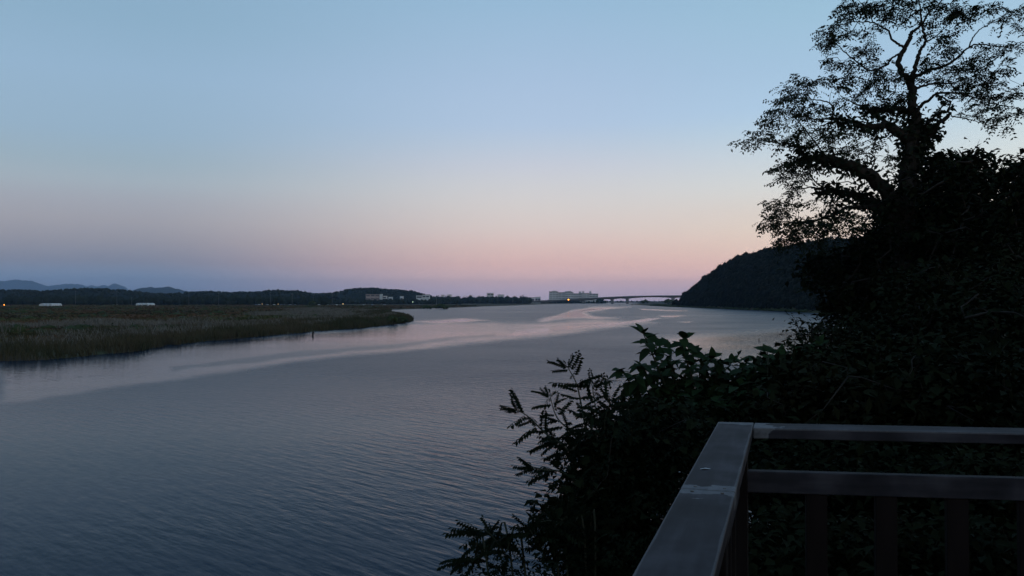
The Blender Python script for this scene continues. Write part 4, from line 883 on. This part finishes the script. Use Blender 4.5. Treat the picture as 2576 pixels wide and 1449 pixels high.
lamp(1430, 753.8, 1850, 'bright orange lamp in front of the bridge', m_orange, 1.6, 6)
lamp(863.5, 764.5, 1000, 'small orange light at the edge of the meadow under the hill', m_warm, .5, 5)
lamp(1038.5, 759.5, 1150, 'greenish white lamp on a pole near the spit', m_cool, .5, 5)
lamp(660.5, 765, 1000, 'small white light left of the parked cars', m_warm, .35, 4)
lamp(700.5, 765, 1000, 'small white light among the parked cars', m_warm, .35, 4)
def car(xp, lab, mi):
    g = G(xp, 768.2, .9); r_ = thing('parked_car', lab, 'car', (g[0], g[1], float(height(g[None, :2], False)[0])), 'cars parked along the far edge of the meadow')
    prof = [(-2.1,.35),(2.1,.35),(2.15,.75),(1.2,.9),(.7,1.4),(-1.1,1.42),(-1.9,.95),(-2.15,.8)]
    V = [(x_, y_*.85, z_) for y_ in (-1, 1) for x_, z_ in prof]; n_ = len(prof)
    F = [tuple(range(n_)), tuple(range(2*n_-1, n_-1, -1))] + [(i_, n_+i_, n_+(i_+1)%n_, (i_+1)%n_) for i_ in range(n_)]
    MB().add(V, F).build('body', m_car[mi], r_, .05)
    for sx in (-1.3, 1.3):
        for sy in (-.86, .86): MB().tube([(sx, sy-.1, .32), (sx, sy+.1, .32)], [.33, .33], 10).build('wheel', m_tyre, r_)
for k_, (xp, mi) in enumerate(((644,2),(652,0),(673,1),(690,0),(708,2),(716,2),(730,1),(742,2),(803,0),(826,1),(846,0),(916,1),(936,2),(968,1))):
    car(xp, ['first','second','third','fourth','fifth','sixth','seventh','eighth','ninth','tenth','eleventh','twelfth','thirteenth','fourteenth'][k_]+' parked car from the left along the far edge of the meadow', mi)
def stake(xp, yp, hgt, lab, rad=.07, lean=.05, arm=True):
    g = G(xp, yp, 0); r_ = thing('mooring_stake', lab, 'stake', (g[0], g[1], 0), 'dark stakes standing in the river')
    MB().tube([(0,0,-1.5),(lean*.4,0,hgt*.55),(lean,0,hgt)], [rad, rad*.95, rad*.7], 7).build('post', m_stake, r_)
    if arm: MB().tube([(lean,0,hgt*.92),(lean+.16,0,hgt*.8),(lean+.3,0,hgt*.5)], [rad*.5, rad*.5, rad*.2], 5).build('branch', m_stake, r_)
stake(786.5, 845, .8, 'dark forked stake in the water off the reed bank', .17)
stake(1559, 769.8, 1.6, 'left of two small stakes in the water before the bridge', .3, arm=False)
stake(1590, 768.8, 2.0, 'right of two small stakes in the water before the bridge', .3, arm=False)
stake(1909, 858.5, .45, 'small stake in the calm water beneath the hill', .08, arm=False)
g = G(1540, 958.5, 0); tg = thing('floating_branch', 'thin dark branch floating on the water left of the large-leaved shrub', 'branch', tuple(g))
MB().tube([(-.7,.1,.02),(-.3,0,.05),(.1,-.05,.03),(.5,.02,.04),(.8,.0,.02)], [.012,.022,.025,.018,.01], 6).build('twig', m_stake, tg)
MB().tube([(-.3,0,.05),(-.45,.08,.14),(-.5,.1,.2)], [.015,.012,.006], 5).build('fork', m_stake, tg)

# single trees and bushes standing out on the far shore
def far_bush(name, lab, cat, xp, yb, w_px, h_px, group=None, D_=None, trunk=False):
    g = G(xp, yb, .6) if D_ is None else P(xp, yb, D_); D_ = g[1]; w_ = w_px/FPX*D_/2; h_ = h_px/FPX*D_
    r_ = thing(name, lab, cat, tuple(g), group); n_ = 16; u_ = unit(n_); u_[:,2] = abs(u_[:,2])
    z0 = .45 if trunk else .1; c_ = u_*np.array([w_*.6, w_*.6, h_*(.9-z0)*.7])+np.array([0,0,h_*z0]); t_ = Tri(); rr2 = np.full(n_, min(w_, h_)*.42)
    crowns(t_, c_, rr2*rng.uniform(.7,1.2,n_), rr2*.8, max(.25, h_*.07), 60)
    o = t_.build('crown', m_shrub_far, r_, kind='stuff'); MB().tube([(0,0,-.3),(.05,0,h_*.3),(0,.05,h_*.7)], [h_*.05, h_*.04, h_*.02], 6).build('trunk', m_bark, r_)
for xp, yb, w_, h_, lab in ((1012,808,34,13,'broad rounded willow bush at the tip of the spit'),(985,811,40,18,'tallest willow bush behind the tip of the spit'),(950,812,36,15,'willow bush third from the tip of the spit'),(962,797,30,12,'bush behind the willows on the inner side of the spit'),(915,815,34,12,'low willow bush farthest from the tip of the spit'),(975,790,26,11,'small bush by the inlet behind the spit')):
    far_bush('willow_bush', lab, 'bush', xp, yb, w_, h_, 'bushes on the spit')
far_bush('lone_tree', 'dark lone tree at the meadow edge below the dip in the ridge', 'tree', 785, 773, 22, 17, trunk=True)
far_bush('ridge_tree', 'left of two trees standing out in the dip of the skyline', 'tree', 795, 744, 7, 8, D_=1700, trunk=True)
far_bush('ridge_tree', 'right of two trees standing out in the dip of the skyline, rounder', 'tree', 814, 743, 8, 8, D_=1700, trunk=True)
far_bush('shore_bush', 'dark bush on the low bank under the bridge arch', 'bush', 1622, 762, 26, 9, D_=1700)
far_bush('shore_bush', 'dark bush at the right end of the bridge arch beside the hill', 'bush', 1682, 762, 26, 11, D_=1500)
far_bush('shore_bush', 'dark clump at the foot of the middle pier', 'bush', 1512, 759.5, 34, 10, D_=2060)
for xp, lab in ((1075,'first dark bush along the far shore from the inlet'),(1110,'largest dark bush along the far shore from the inlet')):
    far_bush('shore_bush', lab, 'bush', xp, 776, 30 if xp < 1100 else 44, 9 if xp < 1100 else 12)

# ------------------------------------------------------------------ the air
hz = MB().box((-HR, -HR, -5), (HR, HR, HTOP)).build('haze', None, kind='stuff')
mh = bpy.data.materials.new('haze_air'); mh.use_nodes = True; t = mh.node_tree; t.nodes.remove(t.nodes['Principled BSDF'])
pv = N(t, 'ShaderNodeVolumePrincipled'); pv.inputs['Color'].default_value = (.5, .7, .98, 1); pv.inputs['Density'].default_value = HAZE
t.links.new(pv.outputs[0], t.nodes['Material Output'].inputs['Volume']); hz.data.materials.append(mh)
